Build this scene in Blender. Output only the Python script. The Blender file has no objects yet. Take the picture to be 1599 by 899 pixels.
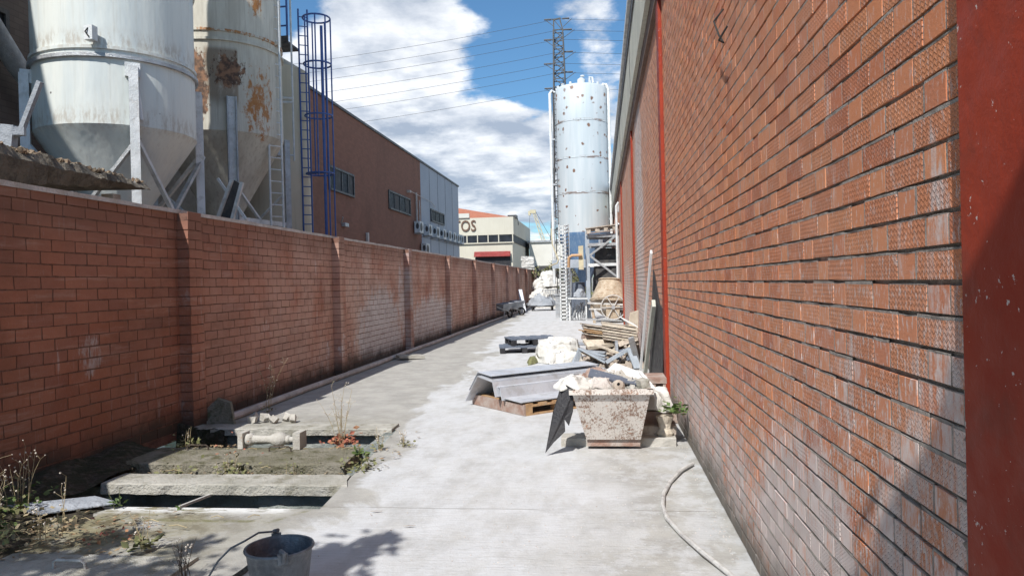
import bpy, bmesh, math, random
import numpy as np
from mathutils import Vector, Matrix, Euler
R = math.radians
random.seed(7); rng = np.random.default_rng(7)
sc = bpy.context.scene
COL = sc.collection

# ------------------------------------------------------------------ camera
cam_d = bpy.data.cameras.new('camera'); cam = bpy.data.objects.new('camera', cam_d); COL.objects.link(cam)
sc.camera = cam
cam_d.sensor_width = 36.0; cam_d.lens = 1150/1599*36.0
cam_d.clip_start = 0.05; cam_d.clip_end = 3000
TH, PH, RO = 0.12003, 0.006348, 0.025
Fv = Vector((-math.sin(TH)*math.cos(PH), math.cos(TH)*math.cos(PH), -math.sin(PH)))
R0 = Vector((math.cos(TH), math.sin(TH), 0)); D0 = Fv.cross(R0)
Rv = math.cos(RO)*R0+math.sin(RO)*D0; Dv = math.cos(RO)*D0-math.sin(RO)*R0
m = Matrix(((Rv.x, -Dv.x, -Fv.x, 0), (Rv.y, -Dv.y, -Fv.y, 0), (Rv.z, -Dv.z, -Fv.z, 1.6), (0, 0, 0, 1)))
cam.matrix_world = m

# ------------------------------------------------------------------ light
sc.view_settings.view_transform = 'Standard'; sc.view_settings.look = 'None'
sc.view_settings.exposure = 0.30; sc.view_settings.gamma = 1
SUN = Vector((-0.27, -0.85, 1.0)).normalized()
sl = bpy.data.lights.new('sun', 'SUN'); sl.energy = 4.7; sl.angle = R(0.53); sl.color = (1, 0.97, 0.92)
so = bpy.data.objects.new('sun', sl); COL.objects.link(so); so.rotation_euler = SUN.to_track_quat('Z', 'Y').to_euler()
so.location = (0, 0, 30)
ELEV = math.asin(SUN.z); AZ = math.atan2(SUN.x, SUN.y) % (2*math.pi)

W = bpy.data.worlds.new('World'); sc.world = W; W.use_nodes = True
nt = W.node_tree; nt.nodes.clear()

class G:
    """small helper over a node tree"""
    def __init__(s, t): s.t = t
    def n(s, typ, ins=None, **kw):
        x = s.t.nodes.new(typ)
        for k, v in kw.items(): setattr(x, k, v)
        for k, v in (ins or {}).items(): s.set(x.inputs[k], v)
        return x
    def set(s, sock, v):
        if isinstance(v, bpy.types.NodeSocket): s.t.links.new(v, sock)
        elif v is not None:
            if hasattr(sock.default_value, '__len__') and not hasattr(v, '__len__'): v = (v,)*len(sock.default_value)
            if hasattr(v, '__len__') and len(v) == 3 and len(sock.default_value) == 4: v = (*v, 1)
            sock.default_value = v
    def m(s, op, a, b=0.0, c=0.0, clamp=False):
        x = s.n('ShaderNodeMath', operation=op, use_clamp=clamp)
        s.set(x.inputs[0], a); s.set(x.inputs[1], b); s.set(x.inputs[2], c); return x.outputs[0]
    def vm(s, op, a, b=(0, 0, 0)):
        x = s.n('ShaderNodeVectorMath', operation=op); s.set(x.inputs[0], a); s.set(x.inputs[1], b)
        return x.outputs['Value'] if op in ('DOT_PRODUCT', 'LENGTH', 'DISTANCE') else x.outputs[0]
    def noise(s, v, scale, detail=4, rough=.55, dist=0.0, out='Fac'):
        x = s.n('ShaderNodeTexNoise', {'Vector': v, 'Scale': scale, 'Detail': detail, 'Roughness': rough, 'Distortion': dist}); return x.outputs[out]
    def vor(s, v, scale, feature='F1', rnd=1.0, out='Distance'):
        x = s.n('ShaderNodeTexVoronoi', {'Vector': v, 'Scale': scale, 'Randomness': rnd}, feature=feature); return x.outputs[out]
    def mr(s, v, a, b, c=0.0, d=1.0, smooth=True):
        x = s.n('ShaderNodeMapRange', {'Value': v, 'From Min': a, 'From Max': b, 'To Min': c, 'To Max': d})
        if smooth: x.interpolation_type = 'SMOOTHSTEP'
        return x.outputs[0]
    def mix(s, f, a, b, blend='MIX'):
        x = s.n('ShaderNodeMix', data_type='RGBA', blend_type=blend)
        s.set(x.inputs[0], f); s.set(x.inputs[6], a); s.set(x.inputs[7], b); return x.outputs[2]
    def sep(s, v): return s.n('ShaderNodeSeparateXYZ', {0: v}).outputs
    def comb(s, x, y, z): return s.n('ShaderNodeCombineXYZ', {0: x, 1: y, 2: z}).outputs[0]
    def scl(s, v, sc_): return s.vm('MULTIPLY', v, sc_)
    def obj(s): return s.n('ShaderNodeTexCoord').outputs['Object']
    def gauss(s, v, c, r):
        """1 at c falling to 0 over radius r (tuple), v a vector socket"""
        d = s.vm('MULTIPLY', s.vm('SUBTRACT', v, c), tuple(1/q for q in r))
        return s.m('SUBTRACT', 1.0, s.vm('LENGTH', d), clamp=True)

g = G(nt)
tc = g.n('ShaderNodeTexCoord').outputs['Generated']
sky = g.n('ShaderNodeTexSky', sky_type='NISHITA', sun_disc=False, sun_elevation=ELEV, sun_rotation=AZ, altitude=100, air_density=1.0, dust_density=0.6, ozone_density=2.5)
d = g.vm('NORMALIZE', tc)
x_, y_, z_ = g.sep(d)
zz = g.m('ADD', g.m('MAXIMUM', z_, 0.0), 0.16)
pl = g.comb(g.m('DIVIDE', x_, zz), g.m('DIVIDE', y_, zz), 0.0)
def cdens(p):
    def n2(v, s, d_, r_): return g.n('ShaderNodeTexNoise', {'Vector': v, 'Scale': s, 'Detail': d_, 'Roughness': r_}, noise_dimensions='2D').outputs['Fac']
    big = n2(g.vm('ADD', p, (3.1, 0.7, 0)), 1.0, 2, .5)
    wr_ = g.n('ShaderNodeTexNoise', {'Vector': p, 'Scale': 3.0, 'Detail': 4.0}, noise_dimensions='2D').outputs['Color']
    puff = g.m('SUBTRACT', 1.0, g.n('ShaderNodeTexVoronoi', {'Vector': g.vm('ADD', p, g.scl(wr_, (.4, .4, 0))), 'Scale': 3.2}, voronoi_dimensions='2D').outputs['Distance'])
    fine = n2(g.vm('ADD', p, (7.7, 2.2, 0)), 5.0, 6, .62)
    return g.m('ADD', g.m('MULTIPLY', big, 0.58), g.m('ADD', g.m('MULTIPLY', puff, .14), g.m('MULTIPLY', fine, 0.30)))
dens = cdens(pl); dens_up = cdens(g.scl(pl, (.93, .93, 1)))
lit = g.m('SUBTRACT', dens, dens_up)
CLOUD = [  # direction, angular radius, weight
    ((-0.097, 0.944, 0.314), 0.13, -0.16),
    ((-0.143, 0.959, 0.246), 0.09, -0.13),
    ((-0.066, 0.959, 0.276), 0.08, -0.2),
    ((-0.193, 0.953, 0.235), 0.05, -0.12),
    ((-0.366, 0.863, 0.348), 0.06, -0.1),
    ((-0.231, 0.91, 0.344), 0.15, 0.2),
    ((-0.022, 0.94, 0.341), 0.09, 0.16),
    ((-0.238, 0.954, 0.183), 0.22, 0.2),
    ((-0.114, 0.981, 0.156), 0.12, 0.2),
    ((-0.316, 0.908, 0.276), 0.12, 0.12),
    ((-0.023, 0.95, 0.312), 0.1, 0.05)
]
for c_, r_, w_ in CLOUD:
    v = Vector(c_).normalized()
    dd = g.vm('DISTANCE', d, tuple(v))
    dens = g.m('ADD', dens, g.m('MULTIPLY', g.mr(dd, r_, 0.0), w_))
dens = g.m('ADD', dens, g.m('MULTIPLY', g.mr(y_, 0.1, -0.3), -0.16))  # clouds thinned out of view behind the camera to lower the fill light
cov = g.mr(dens, 0.46, 0.57)
shade = g.noise(g.vm('ADD', pl, (3.16, 0.86, 0.1)), 1.4, 5, .55, .2)
lum = g.m('ADD', g.m('ADD', g.m('MULTIPLY', lit, 5.0), .55), g.m('MULTIPLY', g.m('SUBTRACT', shade, .5), 2.2))
thick = g.mr(dens, 0.52, 0.75)
lum = g.m('SUBTRACT', lum, g.m('MULTIPLY', thick, .22))
cc = g.mix(g.mr(lum, 0.0, 1.0, smooth=False), (0.36, 0.42, 0.52), (0.90, 0.92, 0.95))
skyc = g.vm('SCALE', sky.outputs[0]); skyc.node.inputs['Scale'].default_value = 0.105
skyc = g.mix(1.0, skyc, (0.66, 0.95, 1.08), 'MULTIPLY')
fin = g.mix(g.m('MULTIPLY', cov, 0.93), skyc, cc)
bg = g.n('ShaderNodeBackground', {'Color': fin, 'Strength': 1.0})
ow = g.n('ShaderNodeOutputWorld', {'Surface': bg.outputs[0]})
W.cycles.sampling_method = 'AUTOMATIC'

# ------------------------------------------------------------------ materials
def newmat(name):
    mt = bpy.data.materials.new(name); mt.use_nodes = True; t = mt.node_tree; t.nodes.clear(); g = G(t)
    b = g.n('ShaderNodeBsdfPrincipled'); o = g.n('ShaderNodeOutputMaterial', {'Surface': b.outputs[0]})
    return mt, g, b
def bump(g, b, h, dist=0.01, strength=1.0):
    x = g.n('ShaderNodeBump', {'Height': h, 'Distance': dist, 'Strength': strength}); g.set(b.inputs['Normal'], x.outputs[0])

def wmat(name, c1, c2=None, scale=3.0, rough=.7, metal=0.0, bmp=.003, bscale=40, dirt=None, dirt_amt=.5, streak=None, streak_amt=.5, rust=0.0, spec=.4, splat=0.0):
    """weathered surface: two tones by noise, dirt patches, vertical streaks, rust spots, white splashes"""
    mt, g, b = newmat(name); v = g.obj()
    c2 = c2 or tuple(q*.75 for q in c1)
    col = g.mix(g.mr(g.noise(v, scale, 6, .6), .35, .65), c1, c2)
    if dirt: col = g.mix(g.m('MULTIPLY', g.mr(g.noise(g.vm('ADD', v, (5, 3, 1)), scale*2.3, 7, .65), .48, .66), dirt_amt), col, dirt)
    if streak:
        sv = g.scl(v, (9, 9, .45)); col = g.mix(g.m('MULTIPLY', g.mr(g.noise(sv, 1.3, 5, .65), .48, .72), streak_amt), col, streak)
    if rust:
        rn = g.noise(g.vm('ADD', v, (9, 1, 4)), scale*3, 8, .68)
        rc = g.mix(g.noise(v, 30, 3), (.09, .03, .015), (.32, .12, .04))
        col = g.mix(g.mr(rn, .70-rust*.3, .74-rust*.3), col, rc)
    if splat: col = g.mix(g.m('MULTIPLY', g.mr(g.noise(v, 38, 4, .7), .66-splat*.1, .70), .8), col, (.6, .58, .55))
    g.set(b.inputs['Base Color'], col); b.inputs['Metallic'].default_value = metal
    g.set(b.inputs['Roughness'], g.mr(g.noise(v, 9, 3), .3, .7, max(rough-.12, .05), min(rough+.12, 1)))
    b.inputs['Specular IOR Level'].default_value = spec
    if bmp: bump(g, b, g.noise(v, bscale, 5, .65), bmp*4)
    return mt

# --- brick: tone and kind come from face attributes of the modelled bricks
def brickmat(name, ca, cb, cc_, stain, washes, glaze=False, splash=.5, dust_haze=.35):
    mt, g, b = newmat(name); v = g.obj()
    tone = g.n('ShaderNodeAttribute', attribute_name='tone').outputs['Fac']
    kind = g.n('ShaderNodeAttribute', attribute_name='kind').outputs['Fac']
    col = g.mix(g.mr(tone, 0, .6, smooth=False), ca, cb); col = g.mix(g.mr(tone, .6, 1.0, smooth=False), col, cc_)
    col = g.mix(g.m('MULTIPLY', g.noise(v, 25, 5, .7), .55), col, g.mix(.5, col, (.07, .03, .02)))
    col = g.mix(g.m('MULTIPLY', g.mr(g.noise(v, .55, 5, .6), .42, .68), .45), col, stain)
    col = g.mix(g.m('MULTIPLY', g.mr(g.noise(g.scl(v, (1, 1, .5)), 1.1, 8, .68), .22, .68), g.m('MULTIPLY', dust_haze, g.mr(g.sep(v)[1], 6, 15, .22, 1.7), clamp=True)), col, (.62, .44, .36))  # pale dust film; its growth down the wall paints in distance haze
    # pale efflorescence and lime washes, drips
    dr = g.noise(g.scl(v, (1, 5, .55)), 2.0, 7, .7)
    sp = g.noise(g.scl(v, (1, 1.8, .5)), 42, 5, .68)
    low = g.mr(g.sep(v)[2], 2.6, .2)
    spm = g.m('MULTIPLY', g.mr(g.m('ADD', sp, g.m('MULTIPLY', low, .035*splash)), .575, .60), g.m('ADD', .35, g.m('MULTIPLY', low, .65)))
    wash = None
    for c_, r_, k in washes:
        q = g.m('MULTIPLY', g.mr(g.gauss(v, c_, r_), 0, .6), k); wash = q if wash is None else g.m('MAXIMUM', wash, q)
    nn = g.m('ADD', g.m('MULTIPLY', g.noise(g.scl(v, (1, 1.8, .9)), 2.4, 6, .6), .5), g.m('MULTIPLY', g.noise(g.scl(v, (1, 2.2, .7)), 13, 8, .75), .5))
    wm = g.mr(g.m('ADD', wash, g.m('MULTIPLY', g.m('SUBTRACT', nn, .5), 4.2)), .42, .98)
    fm = g.m('MULTIPLY', g.mr(dr, .57, .68), g.m('MULTIPLY', g.mr(g.noise(v, .8, 3), .45, .6), .5))
    a = g.m('MAXIMUM', g.m('MAXIMUM', g.m('MULTIPLY', wm, .8), g.m('MULTIPLY', spm, .9 if glaze else .12)), fm)
    col = g.mix(a, col, g.mix(g.noise(v, 14, 4), (.50, .46, .45), (.72, .69, .68)))
    if not glaze:
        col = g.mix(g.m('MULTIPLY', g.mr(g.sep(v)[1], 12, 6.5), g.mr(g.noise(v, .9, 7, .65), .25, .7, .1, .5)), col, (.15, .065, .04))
        col = g.mix(g.m('MULTIPLY', g.mr(g.noise(g.scl(v, (1, .35, 3.5)), 2.4, 8, .72), .52, .68), .35), col, (.50, .34, .28))
        col = g.mix(g.m('MULTIPLY', g.mr(g.noise(g.scl(v, (1, .5, 1.3)), 1.7, 9, .7), .45, .70), .45), col, (.16, .07, .045))
        col = g.mix(g.m('MULTIPLY', g.mr(g.sep(v)[2], 2.0, 2.45), .45), col, (.14, .075, .055))
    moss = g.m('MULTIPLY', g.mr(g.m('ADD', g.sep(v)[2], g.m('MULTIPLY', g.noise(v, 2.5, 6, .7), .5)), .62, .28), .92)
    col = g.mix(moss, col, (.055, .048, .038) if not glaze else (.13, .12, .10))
    g.set(b.inputs['Base Color'], col); b.inputs['Specular IOR Level'].default_value = .35
    g.set(b.inputs['Roughness'], .72 if glaze else .85)
    h = g.m('MULTIPLY', g.noise(v, 90, 5, .7), .35)
    if glaze:
        s = g.sep(v)
        zig = g.m('PINGPONG', g.m('ADD', s[1], g.m('MULTIPLY', g.noise(v, 20, 2), .01)), .011)
        wv = g.m('SINE', g.m('MULTIPLY', g.m('ADD', g.m('ADD', s[2], g.m('MULTIPLY', tone, .013)), g.m('MULTIPLY', zig, .85)), g.m('ADD', 375.0, g.m('MULTIPLY', tone, 100.0))))
        wv2 = g.mr(wv, -.2, .9)
        h = g.m('ADD', h, g.m('MULTIPLY', g.m('MULTIPLY', wv2, kind), g.mr(g.noise(v, 7, 4), .32, .6, .25, 1.25)))
    bump(g, b, h, .006)
    return mt

M = {}
BR_WASH = [((0, 3.2, .40), (1, 1.5, .85), 1.0), ((0, 4.4, .25), (1, 2.2, .55), .7), ((0, 1.9, .7), (1, .9, 1.0), .72), ((0, 15.2, 3.0), (1, 2.2, 4.5), .95), ((0, 14.3, .6), (1, 3.5, 1.6), .8), ((0, 23, .8), (1, 6, 2.2), .7), ((0, 6.5, .2), (1, 4.5, .8), .85), ((0, 1.85, 1.55), (1, .18, .5), .75), ((0, 2.6, 1.3), (1, .2, .7), .55)]
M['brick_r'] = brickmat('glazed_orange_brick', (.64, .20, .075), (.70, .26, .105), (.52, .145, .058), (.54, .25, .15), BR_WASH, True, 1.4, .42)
BL_WASH = [((0, 15.9, .5), (1, 2.4, 1.5), 1.3), ((0, 17.6, 1.2), (1, .6, 1.6), .8), ((0, 13, .3), (1, 1.5, .8), .5), ((0, 21, .4), (1, 4, 1.4), 1.0), ((0, 30, .3), (1, 4, 1.0), .6), ((0, 6.5, 1.0), (1, .25, .3), .75), ((0, 10, .9), (1, 1, .35), .3)]
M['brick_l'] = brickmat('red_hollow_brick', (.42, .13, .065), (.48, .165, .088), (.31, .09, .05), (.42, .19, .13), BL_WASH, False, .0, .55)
M['mortar'] = wmat('grey_mortar', (.44, .40, .36), (.26, .22, .19), 14, .95, bmp=.008, bscale=60)
M['mortar_l'] = wmat('brown_mortar', (.24, .125, .09), (.15, .08, .06), 9, .95, bmp=.006, bscale=60)
M['mortar_cap'] = wmat('pale_mortar_cap', (.66, .60, .56), (.50, .45, .41), 5, .95, bmp=.008, bscale=30)
M['pil_plaster'] = wmat('limed_brick', (.50, .42, .39), (.42, .22, .17), 2.2, .9, bmp=.008, bscale=30)
M['red_steel'] = wmat('red_painted_steel', (.31, .042, .018), (.26, .032, .015), 1.5, .6, bmp=.001, bscale=15, splat=.02, spec=.2, dirt=(.17, .04, .025), dirt_amt=.55)
M['fascia'] = wmat('cream_fascia', (.60, .59, .50), (.50, .50, .43), 1.2, .7, streak=(.34, .33, .28), streak_amt=.5)
M['soffit'] = wmat('brown_soffit', (.20, .13, .10), rough=.8)
M['dark_metal'] = wmat('dark_metal', (.05, .05, .055), (.09, .085, .08), 5, .5)
M['grey_metal'] = wmat('galvanised_metal', (.48, .49, .50), (.36, .37, .38), 4, .45, .5, dirt=(.32, .30, .28))
M['alu'] = wmat('aluminium_sheet', (.60, .62, .66), (.50, .52, .56), 2.5, .42, .35, bmp=.001, dirt=(.40, .39, .38), dirt_amt=.6)
M['white_metal'] = wmat('white_metal', (.72, .73, .73), (.58, .60, .60), 3, .5, dirt=(.42, .40, .37), dirt_amt=.5, rust=.05)
M['blue_steel'] = wmat('blue_painted_steel', (.05, .10, .30), (.075, .14, .36), 3, .5)
M['slate_steel'] = wmat('pale_blue_steel', (.40, .44, .49), (.32, .36, .40), 3, .5, .1, rust=.1)
M['glass'] = wmat('dark_window_glass', (.02, .024, .028), (.035, .04, .05), 1.2, .5, bmp=0, spec=.08)
M['black'] = wmat('black_sheet', (.018, .018, .022), (.035, .033, .035), 4, .55)
M['rubber'] = wmat('black_rubber', (.02, .02, .02), (.04, .038, .035), 8, .8)
M['white_cloth'] = wmat('white_woven_cloth', (.62, .61, .58), (.50, .48, .45), 3, .85, bmp=.008, bscale=9, dirt=(.45, .42, .38), dirt_amt=.35)
M['wood'] = wmat('raw_pallet_wood', (.46, .29, .15), (.34, .20, .10), 7, .8, dirt=(.30, .24, .19))
M['grey_wood'] = wmat('weathered_wood', (.48, .42, .35), (.34, .28, .23), 7, .85, dirt=(.22, .17, .14))
M['beige_board'] = wmat('beige_board', (.62, .55, .45), (.50, .43, .34), 4, .75, dirt=(.36, .30, .24))
M['concrete'] = wmat('weathered_concrete', (.50, .48, .43), (.36, .345, .30), 2.2, .92, bmp=.006, bscale=45, dirt=(.19, .175, .12), dirt_amt=.7)
M['mossy_concrete'] = wmat('mossy_concrete', (.30, .275, .22), (.20, .185, .13), 3.5, .95, bmp=.01, bscale=40, dirt=(.105, .10, .045), dirt_amt=.9)
M['pale_concrete'] = wmat('pale_cast_concrete', (.50, .475, .43), (.42, .395, .355), 5, .88, bmp=.003, bscale=60, dirt=(.33, .30, .25), dirt_amt=.5)
M['pit'] = wmat('wet_pit_concrete', (.34, .36, .34), (.16, .18, .17), 2.2, .8, bmp=.006, bscale=20)
M['soil'] = wmat('mossy_soil', (.075, .06, .042), (.045, .048, .022), 5, .98, bmp=.02, bscale=30, dirt=(.20, .17, .13))
M['tile'] = wmat('red_clay_tile', (.42, .15, .08), (.34, .12, .07), 2, .8)
M['cream'] = wmat('cream_render', (.60, .56, .46), (.55, .51, .42), .3, .85, bmp=0, streak=(.46, .42, .33), streak_amt=.3)
M['grey_panel'] = wmat('grey_panel', (.33, .36, .42), (.29, .32, .38), .3, .6, bmp=0)
M['rendered_white'] = wmat('white_render', (.66, .64, .58), (.58, .56, .50), .4, .85, bmp=0)
M['awning'] = wmat('red_shutter', (.34, .045, .04), (.28, .04, .035), 2, .6)
M['letters'] = wmat('brown_letters', (.16, .09, .06), rough=.7, bmp=0)
M['yellow'] = wmat('yellow_paint', (.56, .50, .34), (.46, .40, .28), 4, .6)
M['orange'] = wmat('orange_hose', (.58, .36, .20), rough=.6)
M['hopper_blue'] = wmat('blue_hopper_paint', (.10, .19, .33), (.14, .23, .36), 2, .5, rust=.08, streak=(.35, .42, .5))
M['ceramic'] = wmat('broken_ceramic', (.45, .22, .14), (.33, .16, .11), 5, .8, dirt=(.5, .45, .4))
M['leaf'] = wmat('green_leaf', (.07, .12, .03), (.11, .15, .045), 20, .6, bmp=0)
M['leaf_olive'] = wmat('olive_leaf', (.14, .15, .06), (.20, .19, .09), 20, .7, bmp=0)
M['leaf_red'] = wmat('red_leaf', (.36, .10, .07), (.30, .16, .08), 20, .7, bmp=0)
M['dry'] = wmat('dry_stalk', (.42, .34, .20), (.30, .24, .15), 20, .85, bmp=0)
M['petal'] = wmat('dry_white_seedhead', (.62, .55, .47), rough=.8, bmp=0)
M['bark'] = wmat('grey_bark', (.14, .11, .085), (.09, .07, .055), 9, .9, bmp=.02, bscale=18)
M['tarp'] = wmat('grey_tarpaulin', (.34, .36, .39), (.25, .27, .30), 2.5, .7, bmp=.01, bscale=8)
M['galv'] = wmat('zinc_bucket', (.17, .19, .215), (.11, .12, .135), 9, .5, .4, bmp=.002, dirt=(.26, .27, .28), dirt_amt=.5)
M['hose'] = wmat('dirty_white_hose', (.58, .57, .54), (.44, .42, .40), 6, .6, dirt=(.25, .23, .22))
M['ins'] = wmat('insulator', (.12, .12, .13), rough=.4, bmp=0)
M['beige_silo'] = wmat('beige_silo_paint', (.56, .50, .38), (.50, .45, .34), .8, .6, bmp=0, streak=(.36, .32, .24), streak_amt=.4)
M['slate_board'] = wmat('slate_blue_board', (.10, .12, .16), (.14, .16, .20), 5, .6, splat=.4)
M['white_board'] = wmat('white_melamine', (.82, .82, .81), (.76, .76, .75), 3, .5, bmp=0)
M['crate'] = wmat('brown_crate', (.28, .17, .13), (.40, .34, .30), 5, .7)

def siloA():
    mt, g, b = newmat('chalky_white_silo'); v = g.obj(); s = g.sep(v)
    col = g.mix(g.mr(g.noise(g.scl(v, (2.2, 2.2, .35)), .9, 5, .6), .35, .68), (.67, .68, .63), (.55, .59, .58))
    col = g.mix(g.m('MULTIPLY', g.mr(g.noise(g.scl(v, (10, 10, .5)), 1.5, 6, .7), .5, .75), .5), col, (.46, .45, .40))
    # rust and grime bleeding along the flanges
    for z0 in (4.49, 5.80):
        band = g.m('MULTIPLY', g.mr(g.m('ABSOLUTE', g.m('SUBTRACT', s[2], z0+.12)), .30, .0), g.mr(g.noise(g.scl(v, (8, 8, 2.5)), 1.7, 6, .7), .42, .62))
        col = g.mix(g.m('MULTIPLY', band, .55), col, (.33, .26, .19))
    sp = g.mr(g.vor(v, 2.3), .055, .03)
    col = g.mix(g.m('MULTIPLY', sp, g.mr(g.noise(v, 1.1), .5, .6)), col, (.05, .04, .035))
    g.set(b.inputs['Base Color'], col); b.inputs['Roughness'].default_value = .5; b.inputs['Specular IOR Level'].default_value = .35
    bump(g, b, g.noise(g.scl(v, (2, 2, .6)), 1.2, 3), .05, .5); return mt
def q_x(g, q): return g.sep(q)[0]
def siloB():
    mt, g, b = newmat('rusty_cream_silo'); v = g.obj(); s = g.sep(v)
    q = g.comb(g.m('ADD', g.m('MULTIPLY', s[0], .88), g.m('MULTIPLY', s[1], .47)), 0.0, s[2])
    col = g.mix(g.mr(g.noise(g.scl(v, (2, 2, .5)), 1.0, 6, .65), .35, .65), (.60, .58, .50), (.47, .44, .37))
    col = g.mix(g.m('MULTIPLY', g.mr(g.noise(g.scl(v, (10, 10, .4)), 1.5, 6, .7), .47, .72), .55), col, (.31, .27, .21))
    rect = g.m('MULTIPLY', g.m('MULTIPLY', g.mr(q_x(g, q), -.42, -.32), g.mr(q_x(g, q), .42, .36)), g.m('MULTIPLY', g.mr(s[2], 5.9, 6.3), g.mr(s[2], 7.5, 7.35)))
    col = g.mix(g.m('MULTIPLY', rect, g.mr(g.noise(g.scl(v, (2, 2, .8)), 3, 8, .7), .3, .5, .35, .85)), col, (.22, .165, .115))
    nz = g.noise(g.scl(v, (1.2, 1.2, .6)), 6, 12, .78)
    dark = g.m('MAXIMUM', g.gauss(q, (-.62, 0, 6.5), (.50, 1, 1.45)), g.m('MULTIPLY', g.gauss(q, (.18, 0, 6.9), (.65, 1, .7)), .75))
    org = g.m('MAXIMUM', g.m('MULTIPLY', g.gauss(q, (.85, 0, 6.2), (.75, 1, 1.6)), .95), g.m('MAXIMUM', g.gauss(q, (.15, 0, 9.0), (.45, 1, .45)), g.gauss(q, (.85, 0, 8.6), (.3, 1, .6))))
    dm = g.mr(g.m('ADD', g.m('MULTIPLY', dark, .62), nz), .70, .76)
    om = g.mr(g.m('ADD', g.m('MULTIPLY', org, .36), nz), .68, .80)
    seam = g.m('MULTIPLY', g.mr(g.m('ABSOLUTE', g.m('SUBTRACT', s[2], 7.85)), .16, .0), .36)
    om = g.m('MAXIMUM', om, g.mr(g.m('ADD', seam, nz), .80, .88))
    col = g.mix(om, col, g.mix(g.noise(v, 9, 4), (.30, .10, .025), (.45, .22, .07)))
    col = g.mix(dm, col, g.mix(g.mr(g.noise(v, 7, 5), .4, .62), (.07, .038, .025), (.25, .13, .07)))
    g.set(b.inputs['Base Color'], col); b.inputs['Roughness'].default_value = .7
    bump(g, b, g.m('ADD', g.noise(g.scl(v, (2, 2, .6)), 1.2, 3), g.m('MULTIPLY', dm, -.1)), .05, .5); return mt
def siloD():
    mt, g, b = newmat('pale_blue_silo_with_rust_dots'); v = g.obj(); s = g.sep(v)
    col = g.mix(g.mr(g.noise(g.scl(v, (2.5, 2.5, .2)), 1.2, 5, .6), .3, .7), (.46, .51, .53), (.55, .58, .59))
    col = g.mix(g.m('MULTIPLY', g.mr(g.noise(g.scl(v, (9, 9, .3)), 1.2, 5, .7), .5, .72), .35), col, (.40, .45, .48))
    v = g.vm('ADD', v, g.scl(g.n('ShaderNodeTexNoise', {'Vector': v, 'Scale': 4.0, 'Detail': 4.0}).outputs['Color'], (.22, .22, .22)))
    vd = g.vor(v, 2.2); msk = g.mr(g.noise(v, .7, 3), .30, .42)
    top = g.mr(s[2], 6, 12.5)
    dots = g.m('MULTIPLY', g.mr(vd, g.m('ADD', .17, g.m('MULTIPLY', top, .13)), .12), msk)
    vd2 = g.vor(g.vm('ADD', v, (3, 3, 3)), 1.2)
    dots = g.m('MAXIMUM', dots, g.m('MULTIPLY', g.mr(vd2, .13, .08), g.mr(g.noise(v, .9, 3), .5, .58)))
    for z0 in (10.3, 8.3, 6.4):
        band = g.m('MULTIPLY', g.mr(g.m('ABSOLUTE', g.m('SUBTRACT', s[2], z0)), .11, .03), g.mr(g.noise(g.scl(v, (1, 1, 5)), 1.3, 5, .7), .46, .56))
        dots = g.m('MAXIMUM', dots, g.m('MULTIPLY', band, .8))
    col = g.mix(dots, col, g.mix(g.noise(v, 8, 3), (.10, .055, .038), (.26, .14, .085)))
    g.set(b.inputs['Base Color'], col); b.inputs['Roughness'].default_value = .45
    return mt
def skipmat():
    mt, g, b = newmat('flaking_white_paint_over_rust'); v = g.obj()
    n1 = g.noise(g.scl(v, (1, 1, .6)), 62, 8, .78); n2 = g.noise(v, 5, 5, .6)
    wear = g.m('ADD', n1, g.m('MULTIPLY', g.m('SUBTRACT', n2, .5), .45))
    col = g.mix(g.mr(wear, .50, .57), g.mix(n2, (.68, .64, .60), (.56, .50, .44)), g.mix(g.noise(v, 22, 4), (.17, .11, .085), (.33, .21, .15)))
    col = g.mix(g.m('MULTIPLY', g.mr(g.noise(v, 12, 6, .7), .60, .68), .8), col, (.34, .13, .045))
    col = g.mix(g.mr(g.noise(g.vm('ADD', v, (3, 3, 3)), 8, 6, .7), .58, .64), col, (.58, .55, .51))
    g.set(b.inputs['Base Color'], col); b.inputs['Roughness'].default_value = .8; bump(g, b, n1, .004); return mt
def sackmat():
    mt, g, b = newmat('creased_sack'); v = g.obj()
    col = g.mix(g.mr(g.noise(v, 3, 6, .65), .35, .65), (.66, .65, .62), (.50, .48, .44))
    w = g.vm('ADD', v, g.scl(g.n('ShaderNodeTexNoise', {'Vector': v, 'Scale': 2.5}).outputs['Color'], (.5, .5, .5)))
    r1 = g.m('ABSOLUTE', g.m('SUBTRACT', g.noise(g.scl(w, (1, 1, 1.8)), 1.7, 1, .5), .5)); r2 = g.m('ABSOLUTE', g.m('SUBTRACT', g.noise(w, 9, 2, .5), .5))
    cre = g.m('ADD', g.mr(r1, 0, .16), g.m('MULTIPLY', g.mr(r2, 0, .2), .12))
    g.set(b.inputs['Base Color'], col); b.inputs['Roughness'].default_value = .8
    bump(g, b, cre, .035); return mt
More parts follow.
